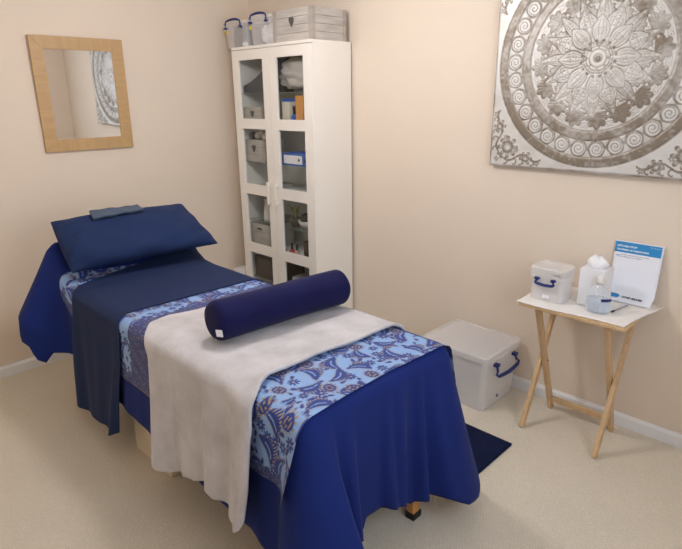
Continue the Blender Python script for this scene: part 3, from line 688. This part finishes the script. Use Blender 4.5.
# plank boxes (grey washed wood)
def plank_box(name, label, x0, x1, y0, y1, z0, z1, heart=0.0, n=3, hole=False, group=None, wall=0.010):
    t = thing(name, label, 'box', ((x0 + x1) / 2, (y0 + y1) / 2, z0), group)
    b = BM(); h = (z1 - z0 - 0.002 * (n - 1)) / n
    for k in range(n):
        a = z0 + k * (h + 0.002)
        box(b, x0, x1, y0, y0 + wall, a, a + h); box(b, x0, x1, y1 - wall, y1, a, a + h)
        box(b, x0, x0 + wall, y0 + wall, y1 - wall, a, a + h); box(b, x1 - wall, x1, y0 + wall, y1 - wall, a, a + h)
    obj('planks', b, M_grey_wood, t, bevel=0.001)
    b = BM(); box(b, x0 + 0.003, x1 - 0.003, y0 + 0.003, y0 + wall - 0.001, z0 + 0.001, z1 - 0.002); box(b, x1 - wall + 0.001, x1 - 0.003, y0 + wall, y1 - 0.003, z0 + 0.001, z1 - 0.002)
    box(b, x0 + wall, x1 - wall, y0 + wall, y1 - wall, z0, z0 + 0.006)
    obj('liner', b, M_gap, t)
    w = min(0.026, (x1 - x0) * 0.09)
    obj('corner_post', box(BM(), x0 - 0.002, x0 + w, y0 - 0.004, y0, z0, z1), M_grey_wood_d, t, bevel=0.001)
    b = BM(); prism(b, [(x1 - w, y0 - 0.004), (x1 + 0.004, y0 - 0.004), (x1 + 0.004, y0 + w), (x1, y0 + w), (x1, y0), (x1 - w, y0)], z0, z1)
    obj('corner_post', b, M_grey_wood_d, t, bevel=0.001)
    obj('corner_post', box(BM(), x1, x1 + 0.004, y1 - w, y1, z0, z1), M_grey_wood_d, t, bevel=0.001)
    if heart:
        b = BM(); cx, cz = (x0 + x1) / 2, z0 + (z1 - z0) * 0.62; pts = []
        for k in range(28):
            a = 2 * PI * k / 28; hx_ = 16 * math.sin(a) ** 3; hz_ = 13 * math.cos(a) - 5 * math.cos(2 * a) - 2 * math.cos(3 * a) - math.cos(4 * a)
            pts.append((cx + hx_ * heart / 38, cz + hz_ * heart / 24))
        f = [b.verts.new((x, y0 - 0.009, z)) for x, z in pts]; k_ = [b.verts.new((x, y0 - 0.001, z)) for x, z in pts]
        b.faces.new(f); b.faces.new(k_[::-1])
        for i in range(28): b.faces.new((f[i], k_[i], k_[(i + 1) % 28], f[(i + 1) % 28]))
        hh = obj('heart_plaque', b, M_heart, t); hh['label'] = 'dark heart-shaped plaque'
    if hole:
        b = BM(); cx = (x0 + x1) / 2; tube(b, [(cx - 0.022, y0 - 0.002, z1 - 0.035), (cx + 0.022, y0 - 0.002, z1 - 0.035)], 0.006, 8); obj('grip_slot', b, M_black, t)
    return t
plank_box('wooden_crate', 'grey washed wooden crate with a dark heart, on top of the white cabinet', 0.683, 1.03, -0.335, -0.055, CH + 0.001, CH + 0.176, heart=0.045, n=4)

def really_box(name, label, x0, x1, y0, y1, z0, z1, handle, inset=0.012, group=None, lidh=0.022, lidover=0.006, body=None, drop=0.3, sp=0.66):
    """clear plastic box with lid and blue swing handles; handle = 'front_up', 'front_down' or 'side_down'"""
    t = thing(name, label, 'storage box', ((x0 + x1) / 2, (y0 + y1) / 2, z0), group)
    rc = min(0.03, (x1 - x0) * 0.12); zl = z1 - lidh; th_ = 0.0025
    b = BM(); rings = []
    def R(i, z, e=0.0): return [(x, y, z) for x, y in rrect(x0 + i + e, x1 - i - e, y0 + i + e, y1 - i - e, max(0.004, rc - e))]
    rings = [R(inset, z0), R(inset * 0.55, z0 + (zl - z0) * 0.5), R(0.001, zl - 0.012), R(-0.004, zl - 0.011), R(-0.004, zl), R(0.003, zl, th_), R(0.003, zl - 0.012, th_), R(inset * 0.55, z0 + (zl - z0) * 0.5, th_), R(inset, z0 + th_, th_)]
    loft(b, rings); obj('tub', b, body or M_plastic, t, smooth=False)
    b = BM(); lo = lidover
    loft(b, [R(-lo, zl + 0.001), R(-lo, z1 - 0.007), R(-lo + 0.004, z1 - 0.002), R(0.010, z1), R(0.016, z1 - 0.005)]); obj('lid', b, M_plastic_lid, t, bevel=0.001)
    sides = []
    if handle.startswith('front'): sides = [('f', y0 - lo - 0.006), ('b', y1 + lo + 0.006)]
    else: sides = [('r', x1 + lo + 0.006), ('l', x0 - lo - 0.006)]
    span = ((x1 - x0) if handle.startswith('front') else (y1 - y0)) * sp
    cc = (x0 + x1) / 2 if handle.startswith('front') else (y0 + y1) / 2
    rr = 0.0085 if (x1 - x0) > 0.3 else 0.0062
    for sname, pos in sides:
        pts = []; dn = -1 if handle.endswith('down') else 1; hh = 0.30 * span * (1.0 if dn > 0 else 0.85)
        zb = z1 - lidh * drop if dn < 0 else z1 - lidh * 1.8
        prof_ = [(-0.5, 0), (-0.5, 0.55), (-0.47, 0.80), (-0.36, 0.92), (-0.2, 1.0), (0, 1.04), (0.2, 1.0), (0.36, 0.92), (0.47, 0.80), (0.5, 0.55), (0.5, 0)]
        if dn < 0: prof_ = [(-0.40, 0), (-0.42, 0.5), (-0.5, 0.72), (-0.42, 0.9), (-0.2, 1.0), (0, 1.04), (0.2, 1.0), (0.42, 0.9), (0.5, 0.72), (0.42, 0.5), (0.40, 0)]
        for a_, h_ in prof_:
            c_ = cc + a_ * span; z_ = zb + dn * hh * h_; bow = 0.35 * hh * h_ if dn < 0 else 0
            sg = {'f': (0, -1), 'b': (0, 1), 'r': (1, 0), 'l': (-1, 0)}[sname]
            pts.append((c_, pos + sg[1] * bow, z_) if sname in 'fb' else (pos + sg[0] * bow, c_, z_))
        b = BM(); radii = [rr * 0.8] * 3 + [rr * 1.1] + [rr * 1.25] * 3 + [rr * 1.1] + [rr * 0.8] * 3
        tube(b, pts, radii, 8)
        for e in (pts[0], pts[-1]):
            box(b, e[0] - rr * 1.5, e[0] + rr * 1.5, e[1] - rr * 1.5, e[1] + rr * 1.5, e[2] - rr * 0.9, e[2] + rr * 0.9)
        h = obj('handle', b, M_blue, t, smooth=False, bevel=0.001); h['label'] = 'dark blue plastic handle'
    return t
BXG = None
b1 = really_box('plastic_box', 'small clear box with blue handle and grey contents, leftmost on top of the cabinet', 0.150, 0.400, -0.335, -0.06, CH + 0.001, 2.062, 'front_up')
b2 = really_box('plastic_box', 'small clear plastic box with blue handle full of white tissue, beside the wooden crate', 0.425, 0.668, -0.335, -0.06, CH + 0.001, 2.074, 'front_up')
for t, x, z in ((b1, 0.186, 1.985), (b2, 0.447, 1.995)):
    b = BM(); box(b, x, x + 0.020, -0.342, -0.338, z, z + 0.022); o = obj('sticker', b, M_yellow, t); o['label'] = 'small yellow sticker'
b = BM(); box(b, 0.215, 0.30, -0.30, -0.12, CH + 0.006, 2.03); box(b, 0.305, 0.372, -0.305, -0.12, CH + 0.006, 2.035)
o = obj('packet', b, mat('grey_packet', rgb(110, 112, 120), 0.7, var=0.1), bevel=0.006); tag(o, 'grey packet standing inside the left clear box on the cabinet', 'packet')
def crumple(name, label, cat, c, s, m, seed, sub=4, amp=0.22, zcut=None):
    b = BM(); bmesh.ops.create_icosphere(b, subdivisions=sub, radius=1.0)
    r_ = random.Random(seed); ws = [(Vector((r_.gauss(0, 1), r_.gauss(0, 1), r_.gauss(0, 1))) * 3.2, r_.uniform(0, 6)) for _ in range(9)]
    for v in b.verts:
        n_ = sum(abs(math.sin(v.co.dot(w) + p_)) for w, p_ in ws) / len(ws)
        k = 1 + amp * (n_ - 0.62) * 3
        v.co = Vector((c[0] + v.co.x * k * s[0], c[1] + v.co.y * k * s[1], max(c[2] - s[2] * 0.8, c[2] + v.co.z * k * s[2])))
    return tag(obj(name, b, m, smooth=True), label, cat)
crumple('tissue_wad', 'crumpled white tissue packed inside the clear box next to the wooden crate', 'tissue', (0.545, -0.20, 1.966), (0.080, 0.10, 0.070), M_tissue, 3)
crumple('tissue_wad', 'small crumpled white tissue at the bottom front of the leftmost clear box', 'tissue', (0.352, -0.308, 1.918), (0.028, 0.012, 0.016), M_tissue, 5, 3)

# contents of the cabinet
def bxo(name, label, cat, dims, m, bevel=0.003):
    return tag(obj(name, box(BM(), *dims), m, bevel=bevel), label, cat)
# towel sagging on the top left glass shelf
n1_, n2_ = 30, 16; u = np.linspace(0, 1, n1_); v = np.linspace(0, 1, n2_); U, V = np.meshgrid(u, v, indexing='ij')
b = BM()
sec = []
for k in range(n1_):
    t = k / (n1_ - 1); x = 0.285 + 0.31 * t; zt_ = 1.618 + 0.055 + 0.02 * math.sin(t * 3) + 0.17 * t ** 2.2; 
    sec.append([(x, -0.30, 1.6145), (x, -0.10, 1.6145), (x, -0.10, zt_), (x, -0.20, zt_ + 0.004), (x, -0.30, zt_ - 0.012)])
loft(b, sec); tag(obj('folded_towel', b, M_char, bevel=0.008, seg=3), 'charcoal towel sloping on the top left shelf inside the cabinet', 'towel')
crumple('crumpled_cloth', 'bundle of crumpled pale grey cloth on the top right cabinet shelf', 'cloth', (0.785, -0.215, 1.716), (0.172, 0.080, 0.105), M_cloth, 21, 5, 0.30)
plank_box('heart_box', 'low grey wooden box with heart on the lower part of the cabinet top left section', 0.285, 0.50, -0.312, -0.12, 1.4145, 1.520, heart=0.035, n=2)
plank_box('heart_box', 'grey wooden heart box on the second-row left glass shelf of the cabinet', 0.276, 0.500, -0.312, -0.12, 1.1585, 1.305, heart=0.04, n=3)
plank_box('drawer_box', 'grey-brown wooden box with a grip slot below the white jug in the cabinet', 0.275, 0.520, -0.312, -0.10, 0.5445, 0.716, n=3, hole=True)
# flowers on heart box
for i, (x, z, m) in enumerate(((0.31, 1.31, M_char), (0.37, 1.315, M_ceram), (0.42, 1.335, M_cloth), (0.45, 1.31, M_ceram))):
    crumple('flower', ['dark', 'white', 'pale grey', 'white'][i] + ' artificial flower head on the second-row heart box, ' + ['leftmost', 'second', 'third', 'rightmost'][i] + ' of four', 'flower', (x, -0.26, z + 0.016), (0.024, 0.02, 0.026), m, 40 + i, 3, 0.35)
b = BM()
for k in range(3): box(b, 0.40 + 0.005 * k, 0.57, -0.30, -0.12, 0.9745 + 0.010 * k, 0.983 + 0.010 * k)
tag(obj('magazine_stack', b, M_cloth, bevel=0.001), 'low stack of grey leaflets on the cabinet shelf above the jug', 'papers')
# top right lower: files, binder, blue bottle, cable
for i, x in enumerate((0.690, 0.726)):
    t = thing('document_file', ['cream document file with blue cap, left of the pair above the blue ring binder', 'cream document file with blue cap, right of the pair above the blue ring binder'][i], 'file', (x, -0.25, 1.414))
    obj('file_body', box(BM(), x, x + 0.032, -0.30, -0.10, 1.4145, 1.555), M_pale, t, bevel=0.002)
    o = obj('file_cap', box(BM(), x, x + 0.032, -0.30, -0.10, 1.5552, 1.572), M_bluef, t, bevel=0.002); o['label'] = 'blue cap'
bxo('binder', 'upright orange-tan binder in the top right part of the cabinet', 'binder', (0.835, 0.905, -0.312, -0.08, 1.4145, 1.590), M_orange)
t = thing('cosmetic_bottle', 'blue bottle with black pump inside the cabinet beside the orange binder', 'bottle', (0.795, -0.285, 1.4145))
b = BM(); lathe(b, [(0.024, 0), (0.025, 0.02), (0.022, 0.05), (0.012, 0.065)], (0.795, -0.285, 1.4145)); obj('bottle_body', b, M_bluef, t, smooth=True)
b = BM(); lathe(b, [(0.010, 0.0655), (0.010, 0.09), (0.014, 0.095), (0.012, 0.115)], (0.795, -0.285, 1.4145)); obj('pump', b, M_black, t, smooth=True)
b = BM(); tube(b, [(0.80, -0.30, 1.47), (0.82, -0.305, 1.445), (0.86, -0.308, 1.435), (0.91, -0.308, 1.44), (0.95, -0.305, 1.45)], 0.0035, 6); tag(obj('cable', b, M_black), 'thin black cable trailing in front of the orange binder', 'cable')
# blue lever arch file on its side
t = thing('ring_binder', 'blue ring binder lying on its side with a white spine label, in the cabinet', 'binder', (0.80, -0.2, 1.1585))
obj('binder_cover', box(BM(), 0.68, 0.955, -0.310, -0.05, 1.1585, 1.235), M_bluef, t, bevel=0.003)
o = obj('spine_label', box(BM(), 0.700, 0.880, -0.3125, -0.3105, 1.170, 1.224), M_paper, t); o['label'] = 'white spine label'
b = BM(); tube(b, [(0.915, -0.314, 1.197), (0.915, -0.3105, 1.197)], 0.014, 16); o = obj('finger_ring', b, M_black, t); o['label'] = 'dark finger hole'
b = BM(); tube(b, [(0.850, -0.3145, 1.197), (0.850, -0.313, 1.197)], 0.009, 12); obj('label_emblem', b, M_heart, t)
# jug
t = thing('jug', 'white ceramic jug above the grip-slot box in the cabinet', 'jug', (0.445, -0.25, 0.738))
b = BM(); lathe(b, [(0.046, 0), (0.048, 0.02), (0.040, 0.09), (0.034, 0.13), (0.038, 0.16), (0.036, 0.16), (0.032, 0.13), (0.037, 0.09), (0.044, 0.02)], (0.445, -0.25, 0.7385)); obj('jug_body', b, M_ceram, t, smooth=True)
b = BM(); tube(b, [(0.480, -0.25, 0.85), (0.510, -0.25, 0.855), (0.520, -0.25, 0.82), (0.505, -0.25, 0.785), (0.487, -0.25, 0.775)], 0.006, 8); obj('jug_handle', b, M_ceram, t, smooth=True)
# plant and bowl
t = thing('potted_plant', 'small yellow-green plant in a dark pot on the cabinet third-row glass shelf', 'plant', (0.735, -0.26, 0.7385))
b = BM(); lathe(b, [(0.026, 0), (0.036, 0.06), (0.032, 0.06), (0.024, 0.05)], (0.735, -0.26, 0.7385)); obj('pot', b, M_brown, t, smooth=True)
b = BM()
for k in range(26):
    a = rs.uniform(0, 2 * PI); l = rs.uniform(0.06, 0.12); tx, ty = math.cos(a) * l * 0.55, math.sin(a) * l * 0.4
    base = Vector((0.735, -0.26, 0.79)); tip = base + Vector((tx, ty, l)); mid = base + Vector((tx * 0.35, ty * 0.35, l * 0.6)); w = Vector((-math.sin(a), math.cos(a), 0)) * 0.007
    v = [b.verts.new(base), b.verts.new(mid + w), b.verts.new(tip), b.verts.new(mid - w)]; b.faces.new(v)
obj('foliage', b, M_leaf, t)
t = thing('bowl', 'white bowl with dark stones on the cabinet shelf beside the plant', 'bowl', (0.835, -0.24, 0.7385))
b = BM(); lathe(b, [(0.022, 0), (0.05, 0.02), (0.066, 0.055), (0.062, 0.055), (0.046, 0.022), (0.001, 0.010)], (0.835, -0.24, 0.7385)); obj('bowl_shell', b, M_ceram, t, smooth=True)
crumple('dark_stone', 'dark massage stone heaped in the white bowl inside the cabinet', 'stone', (0.835, -0.24, 0.806), (0.050, 0.048, 0.034), M_brown, 9, 4, 0.2)
# nail polishes
for x, m, l in ((0.722, M_red, 'red nail polish bottle with dark cap on a cabinet shelf'), (0.772, M_beige, 'beige nail polish bottle with dark cap on a cabinet shelf')):
    t = thing('nail_polish_bottle', l, 'nail polish', (x, -0.29, 0.5445))
    b = BM(); lathe(b, [(0.016, 0), (0.019, 0.006), (0.019, 0.028), (0.012, 0.036), (0.007, 0.040)], (x, -0.29, 0.5445)); obj('bottle_body', b, m, t, smooth=True)
    b = BM(); lathe(b, [(0.008, 0.0405), (0.008, 0.06), (0.0055, 0.082)], (x, -0.29, 0.5445)); obj('bottle_cap', b, M_black, t, smooth=True)
b = BM(); lathe(b, [(0.038, 0), (0.040, 0.11), (0.034, 0.115)], (0.880, -0.27, 0.5445)); tag(obj('dark_canister', b, M_brown, smooth=True), 'dark brown canister right of the nail polish bottles', 'canister')
b = BM(); prism(b, rrect(0.30, 0.60, -0.312, -0.06, 0.03), 0.305, 0.47); tag(obj('storage_basket', b, M_brown, bevel=0.01), 'dark brown basket in the bottom left section of the cabinet', 'basket')
for k in range(3):
    b = BM(); prism(b, rrect(0.705 + 0.004 * k, 0.945, -0.31 + 0.003 * k, -0.08, 0.02), 0.3045 + 0.028 * k, 0.331 + 0.028 * k)
    tag(obj('folded_towel', b, M_char if k == 1 else M_cloth, bevel=0.009, seg=3), ['pale grey folded towel, bottom of the pile in the bottom right cabinet section', 'charcoal folded towel, middle of the pile in the bottom right cabinet section', 'pale grey folded towel, top of the pile in the bottom right cabinet section'][k], 'towel', 'towels in the cabinet')

# ------------------------------------------------------------------ large storage box on the floor
bg = really_box('plastic_box', 'large empty clear plastic storage box standing on the carpet by the wall', 1.905, 2.312, -0.388, -0.035, 0.0, 0.318, 'side_down', inset=0.016, lidh=0.032, lidover=0.009, body=M_frost, drop=1.9, sp=0.66)
b = BM(); tube(b, [(2.301, -0.235, 0.045), (2.306, -0.235, 0.045)], 0.009, 12); o = obj('moulded_mark', b, mat('grey_mark', rgb(130, 128, 134), 0.6), bg); o['label'] = 'round grey mark'

# floor mat
n_, m_ = 60, 40; P = np.zeros((n_, m_, 3)); X_, Y_ = np.meshgrid(np.linspace(1.75, 2.552, n_), np.linspace(-1.03, -0.53, m_), indexing='ij')
P = np.stack([X_, Y_ + 0.006 * (X_ - 2.55), 0.011 + 0.0015 * np.sin(X_ * 400) * 0 + 0.001 * np.sin(Y_ * 260)], -1)
fm = grid_mesh('floor_mat', P, M_mat); tag(fm, 'dark navy ribbed mat on the carpet beyond the treatment table', 'mat')
sd = fm.modifiers.new('sol', 'SOLIDIFY'); sd.thickness = 0.0105; sd.offset = -1

# ------------------------------------------------------------------ snack table
st = thing('folding_table', 'small pine folding tray table standing against the right-hand wall', 'table', (2.69, -0.21, 0))
b = BM(); prism(b, rrect(2.452, 2.925, -0.392, -0.022, 0.012, 3), 0.644, 0.660); obj('tabletop', b, M_pine, st, bevel=0.003)
b = BM(); box(b, 2.53, 2.78, -0.34, -0.315, 0.622, 0.643); obj('cleat', b, M_pine, st, bevel=0.002)
b = BM(); box(b, 2.50, 2.88, -0.085, -0.060, 0.622, 0.643); obj('cleat', b, M_pine, st, bevel=0.002)
def leg(a, c): obj('leg', bar(BM(), a, c, 0.020, 0.032, (1, 0, 0)), M_pine, st, bevel=0.002)
leg((2.510, -0.352, 0.002), (2.510, -0.070, 0.638)); leg((2.868, -0.360, 0.002), (2.868, -0.070, 0.638))
leg((2.534, -0.078, 0.002), (2.534, -0.350, 0.638)); leg((2.844, -0.085, 0.002), (2.844, -0.350, 0.638))
b = BM(); box(b, 2.545, 2.833, -0.116, -0.097, 0.055, 0.084); obj('stretcher', b, M_pine, st, bevel=0.002)
for x in (2.5265, 2.852):
    b = BM(); tube(b, [(x - 0.010, -0.209, 0.326), (x + 0.023, -0.209, 0.326)], 0.004, 8); obj('pivot_bolt', b, M_brass, st)
# quilted paper cover, slightly uneven and pointed at the right-hand corner
nx, ny = 70, 50; a = np.linspace(0, 1, nx); c = np.linspace(0, 1, ny); A_, Cc_ = np.meshgrid(a, c, indexing='ij')
x0_ = 2.438 + 0.004 * np.sin(Cc_ * 9); x1_ = 2.918 + 0.048 * Cc_ ** 1.5
X_ = x0_ + (x1_ - x0_) * A_; yf_ = -0.385 - 0.010 * np.sin(A_ * 5 + 0.5) - 0.006 * A_; Y_ = yf_ + (-0.022 - yf_) * Cc_
over = np.maximum(0, X_ - 2.925) + np.maximum(0, 2.452 - X_) + np.maximum(0, -0.392 - Y_)
Z_ = 0.6635 + 0.0012 * np.sin(A_ * 31 + Cc_ * 9) ** 2 + 0.0012 * np.sin(Cc_ * 23) ** 2 - 0.25 * over + 0.5 * np.maximum(0, X_ - 2.95)
tp = grid_mesh('table_paper', np.stack([X_, Y_, Z_], -1), M_couch); tag(tp, 'white quilted paper sheet covering the top of the small folding table', 'paper')
sd = tp.modifiers.new('sol', 'SOLIDIFY'); sd.thickness = 0.0015; sd.offset = -1
ZT = 0.667
sbx = really_box('plastic_box', 'small clear lidded plastic box with blue handle on the folding table', 2.464, 2.622, -0.320, -0.185, ZT, 0.826, 'front_down', inset=0.004, lidh=0.040, lidover=0.003, body=M_frost, drop=1.3, sp=0.60)
b = BM(); box(b, 2.532, 2.566, -0.3215, -0.3195, 0.682, 0.700); o = obj('label_badge', b, M_paper, sbx); o['label'] = 'small white badge'
b = BM(); box(b, 2.575, 2.612, -0.3245, -0.3235, 0.796, 0.806); obj('embossed_text', b, mat('grey_print', rgb(170, 170, 176), 0.6), sbx)
# tissue box
t = thing('tissue_box', 'white cube tissue box with a tissue pulled up, on the folding table', 'tissue box', (2.717, -0.19, ZT))
b = BM(); box(b, 2.664, 2.772, -0.250, -0.140, ZT, 0.838); obj('carton', b, M_paper, t, bevel=0.002)
b = BM(); bm_pts = []
nn = 26
for k in range(9):
    h = k / 8; ring_ = []
    for i in range(nn):
        an = 2 * PI * i / nn; rr_ = (0.030 + 0.014 * math.sin(PI * h)) * (1 - 0.55 * h ** 3) * (1 + 0.16 * math.sin(3 * an + 1 + 2 * h) + 0.10 * math.sin(7 * an + 4 * h))
        ring_.append((2.715 + rr_ * math.cos(an), -0.195 + rr_ * math.sin(an) * 0.7, 0.8385 + 0.046 * h * (1 + 0.25 * math.sin(2 * an + 0.6) * h)))
    bm_pts.append(ring_)
loft(b, bm_pts, True, True); obj('tissue', b, M_tissue, t, smooth=True)
# sanitiser bottle
bc = (2.770, -0.285, ZT)
t = thing('sanitizer_bottle', 'clear rounded hand gel bottle with white cap in front of the tissue box', 'bottle', bc)
prf = [(r_ * 1.14, z_ * 1.13) for r_, z_ in [(0.040, 0), (0.046, 0.006), (0.0475, 0.03), (0.046, 0.055), (0.040, 0.078), (0.028, 0.096), (0.014, 0.105), (0.0125, 0.112)]]
b = BM(); lathe(b, prf, bc, 32, 0.78); obj('bottle_body', b, M_bottle, t, smooth=True)
b = BM(); lathe(b, [(0.040, 0.003), (0.049, 0.012), (0.0497, 0.040), (0.048, 0.062), (0.001, 0.0625)], bc, 32, 0.76); obj('gel', b, M_gel, t, smooth=True)
b = BM(); lathe(b, [(0.0175, 0.1270), (0.0185, 0.141), (0.014, 0.149), (0.013, 0.160), (0.004, 0.163)], bc, 20); obj('cap', b, M_ceram, t, smooth=True)
def curved_patch(a0, a1, z0_, z1_, rx, sq, off_):
    b = BM(); n = 10; V_ = [[b.verts.new((bc[0] + (rx + off_) * math.cos(a0 + (a1 - a0) * i / n), bc[1] + (rx * sq + off_) * math.sin(a0 + (a1 - a0) * i / n), bc[2] + z)) for i in range(n + 1)] for z in (z0_, z1_)]
    for i in range(n): b.faces.new((V_[0][i], V_[0][i + 1], V_[1][i + 1], V_[1][i]))
    return b
o = obj('label_sticker', curved_patch(-1.1, -0.05, 0.060, 0.073, 0.0525, 0.78, 0.0022), M_blue, t); o['label'] = 'blue printed label band'
o = obj('label_sticker', curved_patch(-1.2, 0.1, 0.014, 0.056, 0.0542, 0.78, 0.0016), mat('pale_label', rgb(215, 230, 245), 0.4, alpha=0.4), t); o['label'] = 'pale label panel'
# pen
t = thing('pen', 'grey pen with black tip lying on the paper in front of the poster', 'pen', (2.83, -0.2, ZT))
pa_, pb_ = Vector((2.823, -0.262, ZT + 0.0045)), Vector((2.846, -0.135, ZT + 0.0045)); pm_ = pa_ + (pb_ - pa_) * 0.17
b = BM(); tube(b, [pm_, pb_], 0.0035, 10); obj('barrel', b, M_pen, t, smooth=True)
b = BM(); tube(b, [pa_, pa_ + (pm_ - pa_) * 0.3, pm_], [0.003, 0.0045, 0.0045], 10); obj('pen_cap', b, M_black, t, smooth=True)

# poster: A4 sheet leaning on the wall, curling forward at the foot
PW, PH = 0.204, 0.288
def poster_pt(u, v, e=0.0):
    """u 0..1 left to right, v 0..1 bottom to top"""
    s = v * PH
    if s < 0.055: y = -0.098 + (0.055 * 0) + 0.055 * (s / 0.055) ** 1.2 * 0.85; z = ZT + 0.0015 + s * 0.62
    else: t_ = (s - 0.055) / (PH - 0.055); y = -0.051 + 0.040 * t_ ** 0.8; z = ZT + 0.0015 + 0.034 + (s - 0.055) * 0.985
    x = 2.722 + PW * u + 0.004 * (1 - v) 
    return Vector((x, y - e - 0.005 * u * (1 - v), z + e * 0.1))
pv = [0, 0.03, 0.06, 0.09, 0.12, 0.15, 0.17, 0.185, 0.191, 0.2, 0.23, 0.28, 0.35, 0.45, 0.55, 0.65, 0.75, 0.85, 0.93, 1.0]
P = np.array([[poster_pt(u, v) for v in pv] for u in np.linspace(0, 1, 20)])
po = grid_mesh('poster', P, mat('glossy_paper', rgb(236, 240, 250), 0.3, bump=0.02))
tag(po, 'white poster sheet with blue header leaning on the wall behind the hand gel', 'poster')
sd = po.modifiers.new('sol', 'SOLIDIFY'); sd.thickness = 0.0006; sd.offset = 0
def patch(name, u0, u1, v0, v1, m, e, arrow=0.0):
    n = 14; P = np.array([[poster_pt(u0 + (u1 - u0) * i / n, v0 + (v1 - v0) * j / 6, e) for j in range(7)] for i in range(n + 1)])
    return grid_mesh(name, P, m, po)
patch('header_band', 0.0, 0.965, 0.815, 0.985, M_hdr, 0.0009)['label'] = 'blue header band'
def lettering(txt, u, v, size, m, e=0.0016, bold=0.0, name='lettering'):
    cu_ = bpy.data.curves.new('t', 'FONT'); cu_.body = txt; cu_.size = size; cu_.offset = bold; cu_.resolution_u = 2; cu_.space_character = 1.02
    to = bpy.data.objects.new('t', cu_); COL.objects.link(to); dg = bpy.context.evaluated_depsgraph_get(); dg.update()
    me = bpy.data.meshes.new_from_object(to.evaluated_get(dg)); bpy.data.objects.remove(to)
    for vv_ in me.vertices: vv_.co = poster_pt(u + vv_.co.x / PW, v + vv_.co.y / PH, e)
    me.materials.clear(); return link_mesh(name, me, m, po)
lettering("LET'S HELP STOP", 0.045, 0.905, 0.0112, M_wht, bold=0.0004)
lettering('THE SPREAD OF CORONAVIRUS', 0.045, 0.850, 0.0093, M_wht, bold=0.0004)
lettering('NHS Test and Trace', 0.72, 0.945, 0.0062, M_wht)
lettering('Scan the code when you arrive, using', 0.14, 0.775, 0.0078, M_ink)
lettering('the NHS app on your phone', 0.14, 0.742, 0.0078, M_ink)
lettering('NHS', 0.045, 0.752, 0.0085, M_hdr, bold=0.0003)
b = BM(); ar = [(0.10, 0.075), (0.27, 0.075), (0.325, 0.11), (0.27, 0.145), (0.10, 0.145)]
b.faces.new([b.verts.new(poster_pt(u, v, 0.0022)) for u, v in ar]); o = obj('arrow_badge', b, M_hdr, po); o['label'] = 'blue arrow-shaped badge'
lettering('COVID SECURE', 0.36, 0.092, 0.0125, M_ink, e=0.0022, bold=0.0008)

# ------------------------------------------------------------------ lights
LX, LY, LZ = 1.66, -1.25, 2.08
cl = thing('ceiling_light', 'round white drum ceiling lamp above the treatment table', 'lamp', (LX, LY, RZ))
b = BM(); lathe(b, [(0.15, -0.001), (0.155, -0.010), (0.155, -0.120), (0.148, -0.120)], (LX, LY, RZ)); obj('drum', b, M_white, cl, smooth=False)
b = BM(); lathe(b, [(0.146, -0.121), (0.13, -0.145), (0.08, -0.160), (0.001, -0.166)], (LX, LY, RZ)); obj('diffuser', b, M_glow, cl, smooth=True)
def area(name, loc, rot, sx_, sy_, e, col, shape='RECTANGLE'):
    l = bpy.data.lights.new(name, 'AREA'); l.shape = shape; l.size = sx_; l.size_y = sy_; l.energy = e; l.color = col
    o = bpy.data.objects.new(name, l); COL.objects.link(o); o.location = loc; o.rotation_euler = rot; return o
pl_ = bpy.data.lights.new('lamp_light', 'POINT'); pl_.energy = 33; pl_.color = (1.0, 0.965, 0.975); pl_.shadow_soft_size = 0.13
po_ = bpy.data.objects.new('lamp_light', pl_); COL.objects.link(po_); po_.location = (LX, LY, LZ)
area('window_daylight', (RX - 0.02, (WY0 + WY1) / 2, (WZ0 + WZ1) / 2), (0, math.radians(90), 0), WZ1 - WZ0 - 0.12, WY1 - WY0 - 0.12, 20, (0.76, 0.87, 1.0))
area('doorway_fill_light', (0.62, RY - 0.30, 1.05), (math.radians(90), 0, 0), 0.7, 1.8, 5, (1.0, 0.76, 0.48))  # added warm fill through the doorway, brightens the lower left wall
w = bpy.data.worlds.new('World'); scn.world = w; w.use_nodes = True
wn = w.node_tree; bgn = wn.nodes['Background']; sky = wn.nodes.new('ShaderNodeTexSky'); sky.sky_type = 'HOSEK_WILKIE'; sky.turbidity = 5
wn.links.new(sky.outputs[0], bgn.inputs[0]); bgn.inputs[1].default_value = 0.6

# ------------------------------------------------------------------ camera
f_px, yaw, pitch, roll = 557.6, 0.7817, 0.3083, -0.0135
cy_, sy_ = math.cos(yaw), math.sin(yaw)
F = Vector((-sy_ * math.cos(pitch), cy_ * math.cos(pitch), -math.sin(pitch))); Rv = Vector((cy_, sy_, 0)); Uv = Rv.cross(F)
R2 = Rv * math.cos(roll) + Uv * math.sin(roll); U2 = -Rv * math.sin(roll) + Uv * math.cos(roll)
cd = bpy.data.cameras.new('camera'); cam = bpy.data.objects.new('camera', cd); COL.objects.link(cam)
cam.matrix_world = Matrix(((R2.x, U2.x, -F.x, 3.5814), (R2.y, U2.y, -F.y, -2.696), (R2.z, U2.z, -F.z, 1.5795), (0, 0, 0, 1)))
cd.sensor_fit = 'HORIZONTAL'; cd.sensor_width = 36.0; cd.lens = f_px / 682 * 36.0; cd.clip_start = 0.01
scn.camera = cam
vs = scn.view_settings; vs.view_transform = 'Standard'; vs.look = 'None'; vs.exposure = 0.0; vs.gamma = 1.0; vs.use_curve_mapping = False
scn.cycles.use_denoising = True; scn.cycles.max_bounces = 10; scn.cycles.diffuse_bounces = 5; scn.cycles.transparent_max_bounces = 24; scn.cycles.sample_clamp_indirect = 5
